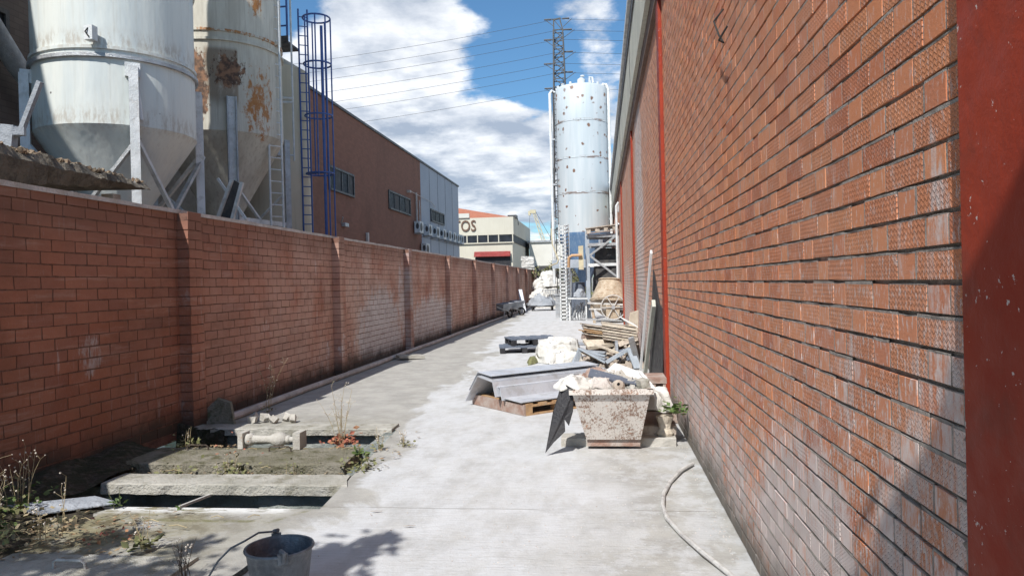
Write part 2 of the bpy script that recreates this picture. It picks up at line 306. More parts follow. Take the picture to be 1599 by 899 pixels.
def groundmat():
    mt, g, b = newmat('dusty_concrete_yard'); v = g.obj(); s = g.sep(v)
    n_big = g.noise(v, .7, 6, .6); n_mid = g.noise(v, 2.6, 8, .68); n_f = g.noise(v, 60, 5, .7)
    grey = g.mix(g.mr(n_mid, .35, .65), (.40, .388, .36), (.31, .30, .28))
    grey = g.mix(g.m('MULTIPLY', g.mr(g.noise(v, 9, 5, .7), .5, .7), .4), grey, (.44, .42, .38))
    # swath of white stone dust down the middle of the yard
    edge = g.m('ADD', g.m('MULTIPLY', s[1], -.062), -1.72)               # left edge x(y)
    edge = g.m('ADD', edge, g.m('MULTIPLY', g.m('SUBTRACT', g.noise(g.scl(v, (.8, .55, 1)), .9, 10, .62, .5), .5), 3.0))
    lm = g.mr(g.m('SUBTRACT', s[0], edge), -.05, .13, 0, .92)
    redge = g.m('ADD', g.m('MULTIPLY', g.m('SUBTRACT', g.noise(g.vm('ADD', v, (9, 0, 0)), .8, 5), .5), 1.6), .25)
    rm = g.mr(g.m('SUBTRACT', redge, s[0]), -.25, .6)
    far = g.mr(s[1], 10, 18)
    dm = g.m('MULTIPLY', lm, g.m('MAXIMUM', rm, far))
    pt = g.mr(g.noise(g.scl(v, (1.6, .7, 1)), 2.4, 9, .72), .32, .62, .45, 1.0)
    br = g.mr(g.noise(g.scl(v, (.9, 7, 1)), 5, 6, .75), .3, .7, .72, 1.0)
    dm = g.m('MULTIPLY', g.m('MULTIPLY', dm, pt), br)
    speck = g.m('MULTIPLY', g.mr(g.noise(v, 16, 6, .75), .58, .66), g.m('MULTIPLY', g.mr(s[0], -2.6, -1.2), .75))
    dm = g.m('MAXIMUM', dm, speck)
    near_r = g.m('MULTIPLY', g.mr(g.noise(g.scl(v, (1.3, 1, 1)), 3.0, 7, .7), .42, .6), g.m('MULTIPLY', g.mr(s[0], -.9, -.3), .5))
    dm = g.m('MAXIMUM', dm, near_r)
    white = g.mix(g.noise(v, 5, 5, .7), (.64, .65, .67), (.51, .52, .54))
    col = g.mix(dm, grey, white)
    # damp green growth near the pits and the wall foot
    mz = g.m('MULTIPLY', g.mr(s[0], -1.9, -3.4), g.mr(s[1], 9.5, 6.5))
    col = g.mix(g.m('MULTIPLY', g.m('MULTIPLY', g.mr(g.noise(v, 2.3, 8, .7), .36, .56), mz), .85), col, (.215, .19, .10))
    col = g.mix(g.m('MULTIPLY', g.m('MULTIPLY', g.mr(g.noise(v, 5, 8, .72), .47, .60), mz), .85), col, (.11, .09, .05))
    lip = g.m('MULTIPLY', g.m('MULTIPLY', g.mr(s[1], 4.93, 5.08), g.mr(s[1], 5.2, 5.13)), g.m('MULTIPLY', g.mr(s[0], -2.2, -2.35), g.mr(g.noise(g.scl(v, (.7, 2.5, 1)), 5, 6, .7), .42, .5)))
    col = g.mix(g.m('MULTIPLY', lip, .85), col, (.70, .70, .69))
    # seam lines with moss
    sd = g.m('ABSOLUTE', g.m('SUBTRACT', s[1], g.m('ADD', 4.80, g.m('MULTIPLY', g.noise(v, 4, 3), .06))))
    sl_ = g.m('MULTIPLY', g.mr(sd, .045, .005), g.mr(s[0], -2.2, -2.4))
    sd2 = g.m('ABSOLUTE', g.m('SUBTRACT', s[0], g.m('ADD', -2.32, g.m('MULTIPLY', g.m('SUBTRACT', s[1], 4.8), .62))))
    sl2 = g.m('MULTIPLY', g.mr(sd2, .05, .005), g.m('MULTIPLY', g.mr(s[1], 5.25, 5.15), g.mr(s[1], 4.65, 4.8)))
    sl2 = g.m('MAXIMUM', sl_, sl2)
    col = g.mix(g.m('MULTIPLY', g.m('MULTIPLY', sl2, g.mr(g.noise(v, 7, 7, .7), .38, .62)), .8), col, (.15, .145, .06))
    for yj in (5.16, 9.35, 14.2, 20.0):
        jd = g.m('ABSOLUTE', g.m('SUBTRACT', s[1], g.m('ADD', yj, g.m('MULTIPLY', g.noise(v, 3, 3), .03))))
        col = g.mix(g.m('MULTIPLY', g.m('MULTIPLY', g.mr(jd, .014, .004), g.mr(g.noise(v, 2.2, 4), .42, .55)), .45), col, (.14, .13, .11))
    scr = g.noise(g.scl(v, (1.2, 16, 1)), 4.5, 6, .7)
    col = g.mix(g.m('MULTIPLY', g.mr(scr, .50, .68), .28), col, (.20, .195, .18))
    pit_ = g.mr(g.noise(v, 34, 5, .75), .60, .68)
    col = g.mix(g.m('MULTIPLY', pit_, .35), col, (.22, .21, .19))
    yard = g.mr(s[1], 60, 62)
    col = g.mix(yard, col, (.30, .28, .25))
    g.set(b.inputs['Base Color'], col); b.inputs['Roughness'].default_value = .93; b.inputs['Specular IOR Level'].default_value = .25
    h = g.m('ADD', g.m('MULTIPLY', n_mid, .6), g.m('ADD', g.m('MULTIPLY', n_f, .25), g.m('MULTIPLY', scr, .25)))
    bump(g, b, h, .02); return mt
M['siloA'] = siloA(); M['siloB'] = siloB(); M['siloD'] = siloD(); M['skip'] = skipmat(); M['white_cloth'] = sackmat(); M['ground'] = groundmat()
M['mixer'] = wmat('cement_crusted_drum', (.55, .46, .35), (.42, .34, .25), 4, .85, bmp=.01, bscale=20, dirt=(.28, .17, .10), dirt_amt=.7)

def plainbrick(name, c1, c2, mort, sx, sz):
    """far brickwork: courses and joints from wrapped coordinates (y along, z up)"""
    mt, g, b = newmat(name); v = g.obj(); s = g.sep(v)
    u = g.m('DIVIDE', g.m('ADD', s[1], s[0]), sx); w = g.m('DIVIDE', s[2], sz); row = g.m('FLOOR', w)
    uu = g.m('ADD', u, g.m('MULTIPLY', row, .5)); fu = g.m('FRACT', uu); fw = g.m('FRACT', w)
    mo = g.m('MAXIMUM', g.m('LESS_THAN', fu, .04), g.m('LESS_THAN', fw, .13))
    rnd = g.n('ShaderNodeTexWhiteNoise', {'Vector': g.comb(g.m('FLOOR', uu), row, 0.0)}).outputs['Value']
    col = g.mix(rnd, c1, c2); col = g.mix(g.m('MULTIPLY', mo, .5), col, mort)
    col = g.mix(g.m('MULTIPLY', g.mr(g.noise(g.scl(v, (1, 1, .3)), .5, 6, .6), .5, .7), .35), col, tuple(q*.5 for q in c1))
    g.set(b.inputs['Base Color'], col); b.inputs['Roughness'].default_value = .85; return mt
M['brown_brick'] = plainbrick('brown_factory_brick', (.20, .085, .055), (.24, .105, .068), (.14, .08, .06), .25, .12)
M['dark_brick'] = plainbrick('dark_brown_brick', (.13, .10, .085), (.16, .125, .105), (.07, .055, .05), .26, .13)

# ------------------------------------------------------------------ mesh helpers
class B:
    def __init__(s): s.v = []; s.f = []
    def add(s, vs, fs):
        k = len(s.v); s.v += [tuple(p) for p in vs]; s.f += [tuple(i+k for i in q) for q in fs]; return s
    def box(s, c, sz, rot=None, jit=0.0, taper=1.0):
        hx, hy, hz = sz[0]/2, sz[1]/2, sz[2]/2; c = Vector(c)
        vs = []
        for dz in (-1, 1):
            t = taper if dz > 0 else 1
            for dx, dy in ((-1, -1), (1, -1), (1, 1), (-1, 1)):
                p = Vector((dx*hx*t, dy*hy*t, dz*hz))
                if jit: p += Vector((random.uniform(-jit, jit), random.uniform(-jit, jit), random.uniform(-jit, jit)))
                if rot is not None: p = rot @ p
                vs.append(c+p)
        return s.add(vs, [(0, 3, 2, 1), (4, 5, 6, 7), (0, 1, 5, 4), (1, 2, 6, 5), (2, 3, 7, 6), (3, 0, 4, 7)])
    def ab(s, a, b, **k):  # box from min corner to max corner
        return s.box([(a[i]+b[i])/2 for i in range(3)], [abs(b[i]-a[i]) for i in range(3)], **k)
    def bar(s, p0, p1, w, h=None, up=(0, 0, 1)):
        h = h or w; p0 = Vector(p0); p1 = Vector(p1); d_ = (p1-p0); L = d_.length; d_.normalize()
        u = Vector(up); 
        if abs(u.dot(d_)) > .98: u = Vector((0, 1, 0))
        sx = d_.cross(u).normalized(); sy = sx.cross(d_)
        rot = Matrix((sx, d_, sy)).transposed()
        return s.box((p0+p1)/2, (w, L, h), rot)
    def tube(s, pts, r, n=8, cap=True, closed=False):
        pts = [Vector(p) for p in pts]; N = len(pts); rs = r if hasattr(r, '__len__') else [r]*N; k = len(s.v); prev = None
        for i, p in enumerate(pts):
            if closed: t = pts[(i+1) % N]-pts[i-1]
            else: t = pts[min(i+1, N-1)]-pts[max(i-1, 0)]
            t.normalize()
            if prev is None:
                a = Vector((0, 0, 1)) if abs(t.z) < .9 else Vector((1, 0, 0)); u = t.cross(a).normalized()
            else: u = (prev-t*prev.dot(t)).normalized()
            prev = u; w = t.cross(u)
            for j in range(n):
                a = 2*math.pi*j/n; s.v.append(tuple(p+(u*math.cos(a)+w*math.sin(a))*rs[i]))
        for i in range(N if closed else N-1):
            i2 = (i+1) % N
            for j in range(n): s.f.append((k+i*n+j, k+i*n+(j+1) % n, k+i2*n+(j+1) % n, k+i2*n+j))
        if cap and not closed: s.f.append(tuple(k+j for j in range(n))[::-1]); s.f.append(tuple(k+(N-1)*n+j for j in range(n)))
        return s
    def lathe(s, prof, n=32, c=(0, 0, 0), rot=None, sx=1.0, sy=1.0, close=False):
        k = len(s.v); c = Vector(c)
        for r, z in prof:
            for j in range(n):
                a = 2*math.pi*j/n; p = Vector((r*math.cos(a)*sx, r*math.sin(a)*sy, z))
                if rot is not None: p = rot @ p
                s.v.append(tuple(c+p))
        for i in range(len(prof)-1):
            for j in range(n): s.f.append((k+i*n+j, k+i*n+(j+1) % n, k+(i+1)*n+(j+1) % n, k+(i+1)*n+j))
        if close:
            s.f.append(tuple(k+j for j in range(n))[::-1]); s.f.append(tuple(k+(len(prof)-1)*n+j for j in range(n)))
        return s
    def ring(s, c, r, t, n=24, m_=6, rot=None, a0=0, a1=360):
        c = Vector(c); full = abs(a1-a0) >= 360; pts = []
        for i in range(n if full else n+1):
            a = R(a0+(a1-a0)*i/n); p = Vector((r*math.cos(a), r*math.sin(a), 0))
            pts.append(c+(rot @ p if rot is not None else p))
        return s.tube(pts, t, m_, closed=full)
    def slab(s, poly, thick, nrm=(0, 0, 1)):
        """polygon (3d points) extruded by thick along nrm"""
        n = len(poly); o = Vector(nrm)*thick; a = [Vector(p) for p in poly]; b_ = [p+o for p in a]
        return s.add(a+b_, [tuple(range(n))[::-1], tuple(range(n, 2*n))]+[(i, (i+1) % n, n+(i+1) % n, n+i) for i in range(n)])
def wpos(o):
    p = Vector((0, 0, 0))
    while o is not None: p += o.location; o = o.parent
    return p
def mk(name, b, mat, parent=None, loc=None, smooth=False, attrs=None):
    off = Vector(loc) if loc is not None else (wpos(parent) if parent is not None else Vector((0, 0, 0)))
    me = bpy.data.meshes.new(name); me.from_pydata([tuple(Vector(p)-off) for p in b.v], [], b.f); me.materials.append(M[mat])
    for k, arr in (attrs or {}).items():
        a = me.attributes.new(k, 'FLOAT', 'FACE'); a.data.foreach_set('value', arr)
    if smooth:
        me.polygons.foreach_set('use_smooth', [True]*len(me.polygons)); me.set_sharp_from_angle(angle=R(38))
    me.update()
    o = bpy.data.objects.new(name, me); COL.objects.link(o)
    if parent is not None: o.parent = parent
    if loc is not None and parent is None: o.location = off
    return o
def tag(o, label, cat, group=None):
    o['label'] = label; o['category'] = cat
    if group: o['group'] = group
    return o
def thing(name, label, cat, loc=(0, 0, 0), group=None):
    o = bpy.data.objects.new(name, None); o.empty_display_size = .2; COL.objects.link(o); o.location = loc
    return tag(o, label, cat, group)
def one(name, b, mat, label, cat, loc, group=None, smooth=False):
    return tag(mk(name, b, mat, None, loc, smooth), label, cat, group)
def struct(name, b, mat, smooth=False, kind='structure', loc=None):
    o = mk(name, b, mat, None, loc, smooth); o['kind'] = kind; return o
def dup(o, loc, rz=0.0, label=None):
    r = o.copy(); COL.objects.link(r); r.location = loc; r.rotation_euler = (0, 0, rz)
    if label: r['label'] = label
    for ch in list(o.children):
        c = ch.copy(); COL.objects.link(c); c.parent = r
        for gch in ch.children:
            d_ = gch.copy(); COL.objects.link(d_); d_.parent = c
    return r
def rotz(a): return Matrix.Rotation(a, 3, 'Z')
def dented(b, amt, sc_=2.0, seed=0):
    from mathutils import noise as N
    b.v = [tuple(Vector(p)+N.noise_vector(Vector(p)*sc_+Vector((seed, seed, 0)))*amt) for p in b.v]; return b

# ================================================================== THE SETTING
# yard: concrete with two open pits by the left wall
gb = B()
PX = [-4.85, -4.35, -2.06, -2.30]
def q(b, pts, z=0.0): b.add([(x, y, z) for x, y in pts], [tuple(range(len(pts)))])
q(gb, [(-2.06, 5.12), (1.2, 5.12), (1.2, 8.0), (-2.30, 8.0)])
q(gb, [(-4.85, -8), (1.2, -8), (1.2, 5.12), (-4.85, 5.12)])
q(gb, [(-4.85, 8.0), (1.2, 8.0), (1.2, 57), (-4.85, 57)])
struct('yard_ground', gb, 'ground')
b = B(); q(b, [(-600, -300), (600, -300), (600, 900), (-600, 900)], -1.6)
# outer terrain around the yard, kept just below it
b = B()
for pts in ([(-600, -200), (-4.85, -200), (-4.85, 900), (-600, 900)], [(1.2, -200), (600, -200), (600, 900), (1.2, 900)], [(-4.85, 57), (1.2, 57), (1.2, 900), (-4.85, 900)], [(-4.85, -200), (1.2, -200), (1.2, -8), (-4.85, -8)]): q(b, pts, -.004)
M['terrain'] = wmat('dusty_terrain', (.33, .30, .26), (.26, .24, .20), .2, .95, bmp=0)
struct('terrain', b, 'terrain')
# pit shaft
b = B()
b.ab((-4.9, 8.0, -1.5), (-2.0, 8.12, -.005)).ab((-4.9, 5.0, -1.5), (-2.0, 5.12, -.005)).ab((-4.95, 5.12, -1.5), (-4.85, 8.0, -.2))
b.ab((-2.06, 5.12, -1.5), (-1.9, 8.0, -.005)); b.ab((-2.86, 5.80, -1.5), (-2.06, 6.04, -.085)); b.ab((-4.9, 5.0, -1.6), (-1.9, 8.1, -1.5))
b.ab((-2.40, 6.9, -1.5), (-2.06, 8.0, -.012)); b.ab((-2.2, 6.2, -1.5), (-2.06, 6.9, -.012)); b.ab((-4.85, 6.05, -1.5), (-2.2, 6.18, -.12))
struct('pit_shaft', b, 'pit')
b = B(); q(b, [(-4.85, 5.12), (-1.95, 5.12), (-1.95, 8), (-4.85, 8)], -.75)
M['water'] = wmat('dark_pit_water', (.012, .016, .015), rough=.08, bmp=0, spec=.5)
struct('pit_water', b, 'water')
# soil along the wall foot and between the covers
b = B(); rr = random.Random(3)
def lump_sheet(b, x0, x1, y0, y1, nx, ny, f):
    k = len(b.v)
    for j in range(ny+1):
        for i in range(nx+1):
            x = x0+(x1-x0)*i/nx; y = y0+(y1-y0)*j/ny; b.v.append((x, y, f(x, y)+rr.uniform(-.008, .008)))
    for j in range(ny):
        for i in range(nx): a = k+j*(nx+1)+i; b.f.append((a, a+1, a+nx+2, a+nx+1))
lump_sheet(b, -4.84, -2.22, 5.98, 6.34, 60, 9, lambda x, y: -.075+.03*math.sin(x*9)*math.sin(y*20))
o = struct('soil_strip', b, 'soil', kind='stuff')
b = B(); lump_sheet(b, -4.86, -4.28, 5.02, 7.95, 16, 60, lambda x, y: (-.45 if 7.0 < y < 7.88 else 0)+.10*max(0, min(1, (-4.2-x)/.6))**1.0+.018*math.sin(x*11+y*7)-.02)
struct('wall_foot_soil', b, 'soil', kind='stuff')
b = B(); lump_sheet(b, -4.86, -3.6, 2.9, 5.12, 26, 44, lambda x, y: .13*max(0, min(1, (-3.6-x)/1.25))+.012*math.sin(x*13+y*9)-.012)
struct('corner_soil', b, 'soil', kind='stuff')

# ------------------------------------------------------------------ brick courses as real geometry
RIDGE = B()
def courses(xf, sgn, y0, y1, z0, z1, H, lens, jy, jz, depth, seed, wob=.0015, ridge=False):
    """bricks standing proud of the mortar bed on a wall plane x = xf; sgn is the outward normal along x"""
    r = np.random.default_rng(seed); V = []; F = []; tone = []; kind = []
    nrow = int(round((z1-z0)/H)); k = 0; per = sum(lens)
    for i in range(nrow):
        za, zb = z0+i*H+jz/2, z0+(i+1)*H-jz/2
        y = y0-per+(0 if i % 2 == 0 else (lens[0]/2 + (lens[1]/2 if len(lens) > 1 else 0)))+r.uniform(-.01, .01); j = 0
        while y < y1:
            L = lens[j % len(lens)]; ya, yb = max(y+jy/2, y0), min(y+L-jy/2, y1)
            if yb-ya > .03:
                w = r.uniform(-wob, wob, 8); x1 = xf+sgn*r.uniform(-.0011, .0011); xb = xf-sgn*depth
                V += [(xb, ya+w[0], za+w[1]), (xb, yb+w[2], za+w[3]), (xb, yb+w[4], zb+w[5]), (xb, ya+w[6], zb+w[7]),
                      (x1, ya+w[0], za+w[1]), (x1, yb+w[2], za+w[3]), (x1, yb+w[4], zb+w[5]), (x1, ya+w[6], zb+w[7])]
                fs = [(4, 5, 6, 7), (0, 1, 5, 4), (1, 2, 6, 5), (2, 3, 7, 6), (3, 0, 4, 7)]
                if sgn < 0: fs = [f[::-1] for f in fs]
                F += [tuple(a+k for a in f) for f in fs]; k += 8
                if ridge and y < 26 and r.random() < (.92 if i % 3 else .6):
                    h_ = jz*r.uniform(.2, .75); xx = x1-sgn*r.uniform(.0, .003); e = r.uniform(-.004, .004, 2); kk = len(RIDGE.v); ya2, yb2 = ya-jy/2, yb+jy/2
                    ym = ya2+(yb2-ya2)*r.uniform(.3, .7); hm = h_+r.uniform(-.004, .003)
                    RIDGE.v += [(xx, ya2, zb-.001), (xx+sgn*.001, ym, zb-.001), (xx, yb2, zb-.001), (xx, ya2, zb+h_), (xx+sgn*.002, ym, zb+hm), (xx, yb2, zb+h_+e[0]*.5), (xb, ya2, zb+h_), (xb, ym, zb+hm), (xb, yb2, zb+h_)]
                    RIDGE.f += [tuple(a+kk for a in f) for f in ((0, 3, 4, 1), (1, 4, 5, 2), (3, 6, 7, 4), (4, 7, 8, 5))]
                if ridge and y < 26:
                    kk = len(RIDGE.v); xx = x1-sgn*r.uniform(.0, .002)
                    RIDGE.v += [(xx, yb-.001, za), (xx, yb+jy+.001, za), (xx, yb+jy+.001, zb), (xx, yb-.001, zb)]; RIDGE.f.append((kk, kk+3, kk+2, kk+1))
                t = r.random(); kd = 1.0 if L > .2 else .0
                if kd == 1 and r.random() < .12: kd = .25
                tone += [t]*5; kind += [kd]*5
            y += L; j += 1
    b = B(); b.v = V; b.f = F; return b, dict(tone=tone, kind=kind)

# ---- right: the tall factory wall
XR = .81; YE = 52.0
fw = thing('brick_warehouse', 'tall orange brick warehouse wall with red steel columns and cream roof fascia', 'building', (XR, 0, 0))
b, at_ = courses(XR, -1, -1.4, YE, 0, 5.06, .083, [.25, .122], .010, .0135, .009, 11, ridge=True)
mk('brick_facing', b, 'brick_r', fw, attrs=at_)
M['mortar_light'] = wmat('pale_grey_mortar', (.46, .42, .38), (.30, .26, .23), 16, .95, bmp=.006, bscale=80)
mk('joint_mortar', RIDGE, 'mortar_light', fw)
b = B().ab((XR+.009, -1.4, -.1), (XR+.3, YE, 5.06)).ab((XR+.009, YE, -.1), (14, YE+.3, 6.0)); mk('mortar_bed', b, 'mortar', fw)
b = B().ab((XR-.06, -1.4, 5.06), (XR+.3, YE+.1, 5.34)); mk('soffit', b, 'soffit', fw)
b = B().ab((.685, -1.4, 5.34), (XR+.3, YE+.2, 6.38)); fa = mk('fascia', b, 'fascia', fw)
for y in (7.5, 15.0, 22.5, 30, 37.5, 45): mk('fascia_joint', B().ab((.676, y-.02, 5.335), (.687, y+.02, 6.385)), 'dark_metal', fa)
b = B().ab((.66, -1.4, 6.38), (1.1, YE+.2, 6.62)); mk('gutter_gap', b, 'dark_metal', fw)
b = B().ab((.60, -1.4, 6.62), (14, YE+.2, 6.74)); mk('roof_edge', b, 'white_metal', fw)
for yc in (1.53, 9.32, 17.5, 26.3, 34.5, 43):
    b = B().ab((XR-.042, yc-.15, 0), (XR+.02, yc+.15, 5.34)); b.ab((XR-.006, yc-.165, 0), (XR+.02, yc+.165, 5.3))
    mk('steel_column', b, 'red_steel', fw)
# mortar squeezed out beside the near columns
b = B(); rr = random.Random(5)
for yc in (1.53, 9.32):
    for i in range(61):
        if rr.random() < (.8 if yc < 2 else .6):
            z = (i+1)*.083+rr.uniform(-.008, .008); n = rr.randint(3, 6)
            for _ in range(n):
                r_ = rr.uniform(.006, .014)
                b.box((XR-.004, yc+.165+rr.uniform(0, .055), z+rr.uniform(-.01, .012)), (r_*1.3, r_*2, r_*1.6), Euler((rr.random()*3, rr.random()*3, rr.random()*3)).to_matrix(), jit=.002)
mk('mortar_squeeze', b, 'mortar', fw)['kind'] = 'stuff'
b = B().tube([(XR-.012, 4.72, 3.27), (XR-.07, 4.73, 3.2), (XR-.06, 4.62, 3.08), (XR-.05, 4.52, 3.0), (XR-.09, 4.44, 2.99), (XR-.05, 4.38, 3.05)], .006, 6)
mk('wire_hook', b, 'rubber', fw)
b = B().tube([(XR-.06, y, 2.55+(.03 if i % 2 else 0)) for i, y in enumerate((31.5, 31.6))], .05, 10); mk('wall_stub', b, 'grey_metal', fw); mk('wall_bracket', B().box((XR-.06, 30.5, 4.55), (.14, .3, .3)), 'grey_metal', fw)
b = B().tube([(XR-.12, 30, 0), (XR-.12, 30, 4.6), (XR-.02, 30, 4.75)], .05, 10); mk('downpipe', b, 'white_metal', fw)

# ---- left: the long boundary wall
XL = -4.85
lw = thing('boundary_wall', 'long red brick boundary wall with pilasters and a pale mortar cap', 'wall', (XL, 0, 0))
b, at_ = courses(XL, 1, 2.2, 56.2, 0, 2.42, .11, [.295], .012, .012, .007, 5, wob=.004)
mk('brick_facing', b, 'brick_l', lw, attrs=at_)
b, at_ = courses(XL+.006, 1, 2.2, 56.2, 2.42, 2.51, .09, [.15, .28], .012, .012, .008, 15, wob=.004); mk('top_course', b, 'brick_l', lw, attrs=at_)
mk('mortar_bed', B().ab((XL-.15, 2.2, -.1), (XL-.004, 56.2, 2.51)), 'mortar_l', lw)
b = B(); k = 0; ys = np.arange(2.2, 56.21, .3); rr = random.Random(8)
for y in ys:
    e = rr.uniform(-.012, .008)
    for x, z in ((XL-.17, 2.508), (XL+.026+e, 2.504), (XL+.022+e, 2.545+rr.uniform(-.004, .006)), (XL-.16, 2.565)): b.v.append((x, y, z))
n = len(ys)
for i in range(n-1):
    for j in range(4): b.f.append((i*4+j, i*4+(j+1) % 4, (i+1)*4+(j+1) % 4, (i+1)*4+j))
b.f += [(3, 2, 1, 0), tuple((n-1)*4+j for j in range(4))]
mk('mortar_cap', b, 'mortar_cap', lw)
PIL = [8.0+i*4.93 for i in range(10)]+[3.07]
for i, y in enumerate(PIL):
    b = B(); att = None
    V, at2 = courses(XL+.14, 1, y, y+.29, 0, 2.50, .11, [.29], .012, .012, .008, 20+i, wob=.003)
    # bricks of the side that faces the camera
    r = np.random.default_rng(i); 
    for row in range(22):
        za, zb = row*.11+.006, (row+1)*.11-.006; k = len(V.v)
        w = r.uniform(-.002, .002, 4)
        V.v += [(XL, y-.007+w[0], za), (XL+.139, y-.007+w[1], za), (XL+.139, y-.007+w[2], zb), (XL, y-.007+w[3], zb), (XL, y, za), (XL+.139, y, za), (XL+.139, y, zb), (XL, y, zb)]
        V.f += [tuple(a+k for a in f) for f in [(0, 1, 2, 3), (0, 4, 5, 1), (3, 2, 6, 7)]]; t = r.random(); at2['tone'] += [t]*3; at2['kind'] += [0]*3
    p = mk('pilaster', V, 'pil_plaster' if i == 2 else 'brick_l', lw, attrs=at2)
    mk('pilaster_core', B().ab((XL-.003, y+.001, -.05), (XL+.133, y+.289, 2.505)), 'mortar_l', p)
# kerb pipe along the foot
b = B().tube([(XL+.30+.02*math.sin(y), y, .045) for y in np.arange(8.4, 56, 1.2)], .045, 8); mk('foot_pipe', b, 'mortar_cap', lw, smooth=True)

# ------------------------------------------------------------------ dark building beyond the silos (left edge)
db = thing('dark_brick_building', 'dark brown brick building at the far left edge behind the white silo', 'building', (-12, 13, 0))
mk('wall', B().ab((-22, -6, 0), (-12, 15.6, 15)), 'dark_brick', db)
wn = mk('window', B().ab((-12.02, 10.6, 6.4), (-11.93, 13.85, 6.5)).ab((-12.02, 10.6, 7.35), (-11.93, 13.85, 7.45)).ab((-12.02, 13.75, 6.5), (-11.93, 13.85, 7.35)).ab((-12.02, 10.6, 6.5), (-11.93, 10.7, 7.35)).ab((-12.02, 12.2, 6.5), (-11.94, 12.28, 7.35)), 'dark_metal', db)
mk('pane', B().ab((-12.03, 10.7, 6.5), (-11.985, 13.75, 7.35)), 'glass', wn)
dc = B().tube([(-11.6, 12.0, 7.9), (-11.6, 13.6, 6.25), (-11.5, 14.7, 5.3), (-11.3, 15.2, 4.9)], .2, 14)
one('grey_duct', dc, 'grey_metal', 'fat grey duct slanting down the dark brown brick building', 'duct', (-11.5, 14.7, 5.3), smooth=True)
cb = B().bar((-8.9, 10, 3.3), (-8.78, 10, 4.15), .45, .12, up=(0, 1, 0)).bar((-8.75, 10, 3.95), (-8.5, 10, 4.02), .09).bar((-8.5, 10, 4.0), (-8.15, 10, 4.75), .07).box((-8.5, 9.98, 4.03), (.16, .1, .12), rotz(.4)).bar((-8.95, 10.05, 3.75), (-8.3, 10.1, 3.62), .05)
one('steel_feeder', cb, 'tarp', 'pale steel feeder arm with a bolted bracket poking above the mortar shed roof', 'machine', (-8.8, 10, 3.3))

gw = thing('grey_yard_wall', 'plain grey rendered wall behind the two silos', 'wall', (-12, 21, 0))
mk('face', B().ab((-12.3, 15.7, 0), (-12.0, 27.4, 6.6)), 'pale_concrete', gw)
# ------------------------------------------------------------------ silos
def silo_body(name, c, r, z0, z1, mat, par, seams, n=64):
    prof = [(r, z0)]
    for z in seams: prof += [(r, z-.03), (r+.035, z-.028), (r+.035, z+.028), (r, z+.03)]
    prof += [(r, z1), (0.02, z1+.7)]
    return mk(name, B().lathe(prof, n, (c[0], c[1], 0)), mat, par, smooth=True)
# A white
ca = (-8.95, 12.9); ra = 1.36
sa = thing('white_silo', 'big chalky white silo on square legs, nearest the camera behind the left wall', 'silo', (*ca, 0), 'silos behind the boundary wall')
silo_body('barrel', ca, ra, 4.49, 12.2, 'siloA', sa, [5.80, 7.3, 9.2, 11])
cone = mk('hopper_cone', B().lathe([(ra+.01, 4.50), (ra-.03, 4.44), (.22, 2.75), (.22, 2.3)], 48, (*ca, 0)), 'siloA', sa, smooth=True)
mk('rim_band', B().lathe([(ra+.002, 5.63), (ra+.06, 5.63), (ra+.06, 5.69), (ra+.002, 5.69)], 64, (*ca, 0)), 'grey_metal', sa, smooth=True)
legs = []
for a in (-45, 45, 135, 225):
    d_ = Vector((math.cos(R(a)), math.sin(R(a)), 0)); p = Vector((*ca, 0))+d_*(ra+.10)
    legs.append(p); mk('leg', B().box((p.x, p.y, 2.75), (.15, .15, 5.5), rotz(R(-57))).box((p.x-d_.x*.06, p.y-d_.y*.06, 5.45), (.24, .10, .24), rotz(R(35))), 'white_metal', sa)
for i in range(4):
    p, q_ = legs[i], legs[(i+1) % 4]
    u = (q_-p).normalized()
    mk('brace', B().bar((p.x, p.y, 4.3), (q_.x, q_.y, 2.0), .08, .06), 'white_metal', sa)
    if i in (0, 3): mk('brace', B().bar((p.x+.02, p.y+.09, 2.0), (q_.x+.02, q_.y+.09, 4.3), .08, .06), 'grey_metal', sa)
bx = B().box((-8.42, 11.5, 5.98), (.15, .14, .24)); bxo = mk('junction_box', bx, 'white_metal', sa); mk('cable', B().tube([(-8.42, 11.43, 6.05), (-8.45, 11.40, 5.98), (-8.40, 11.42, 5.9)], .012, 6), 'rubber', bxo)
b = B().tube([(ca[0]+(ra+.05)*math.cos(R(t)), ca[1]+(ra+.05)*math.sin(R(t)), z) for t, z in ((-44, 5.5), (-43, 5.3), (-41, 4.9), (-40, 4.6))], .03, 6); mk('gusset', b, 'white_metal', sa)
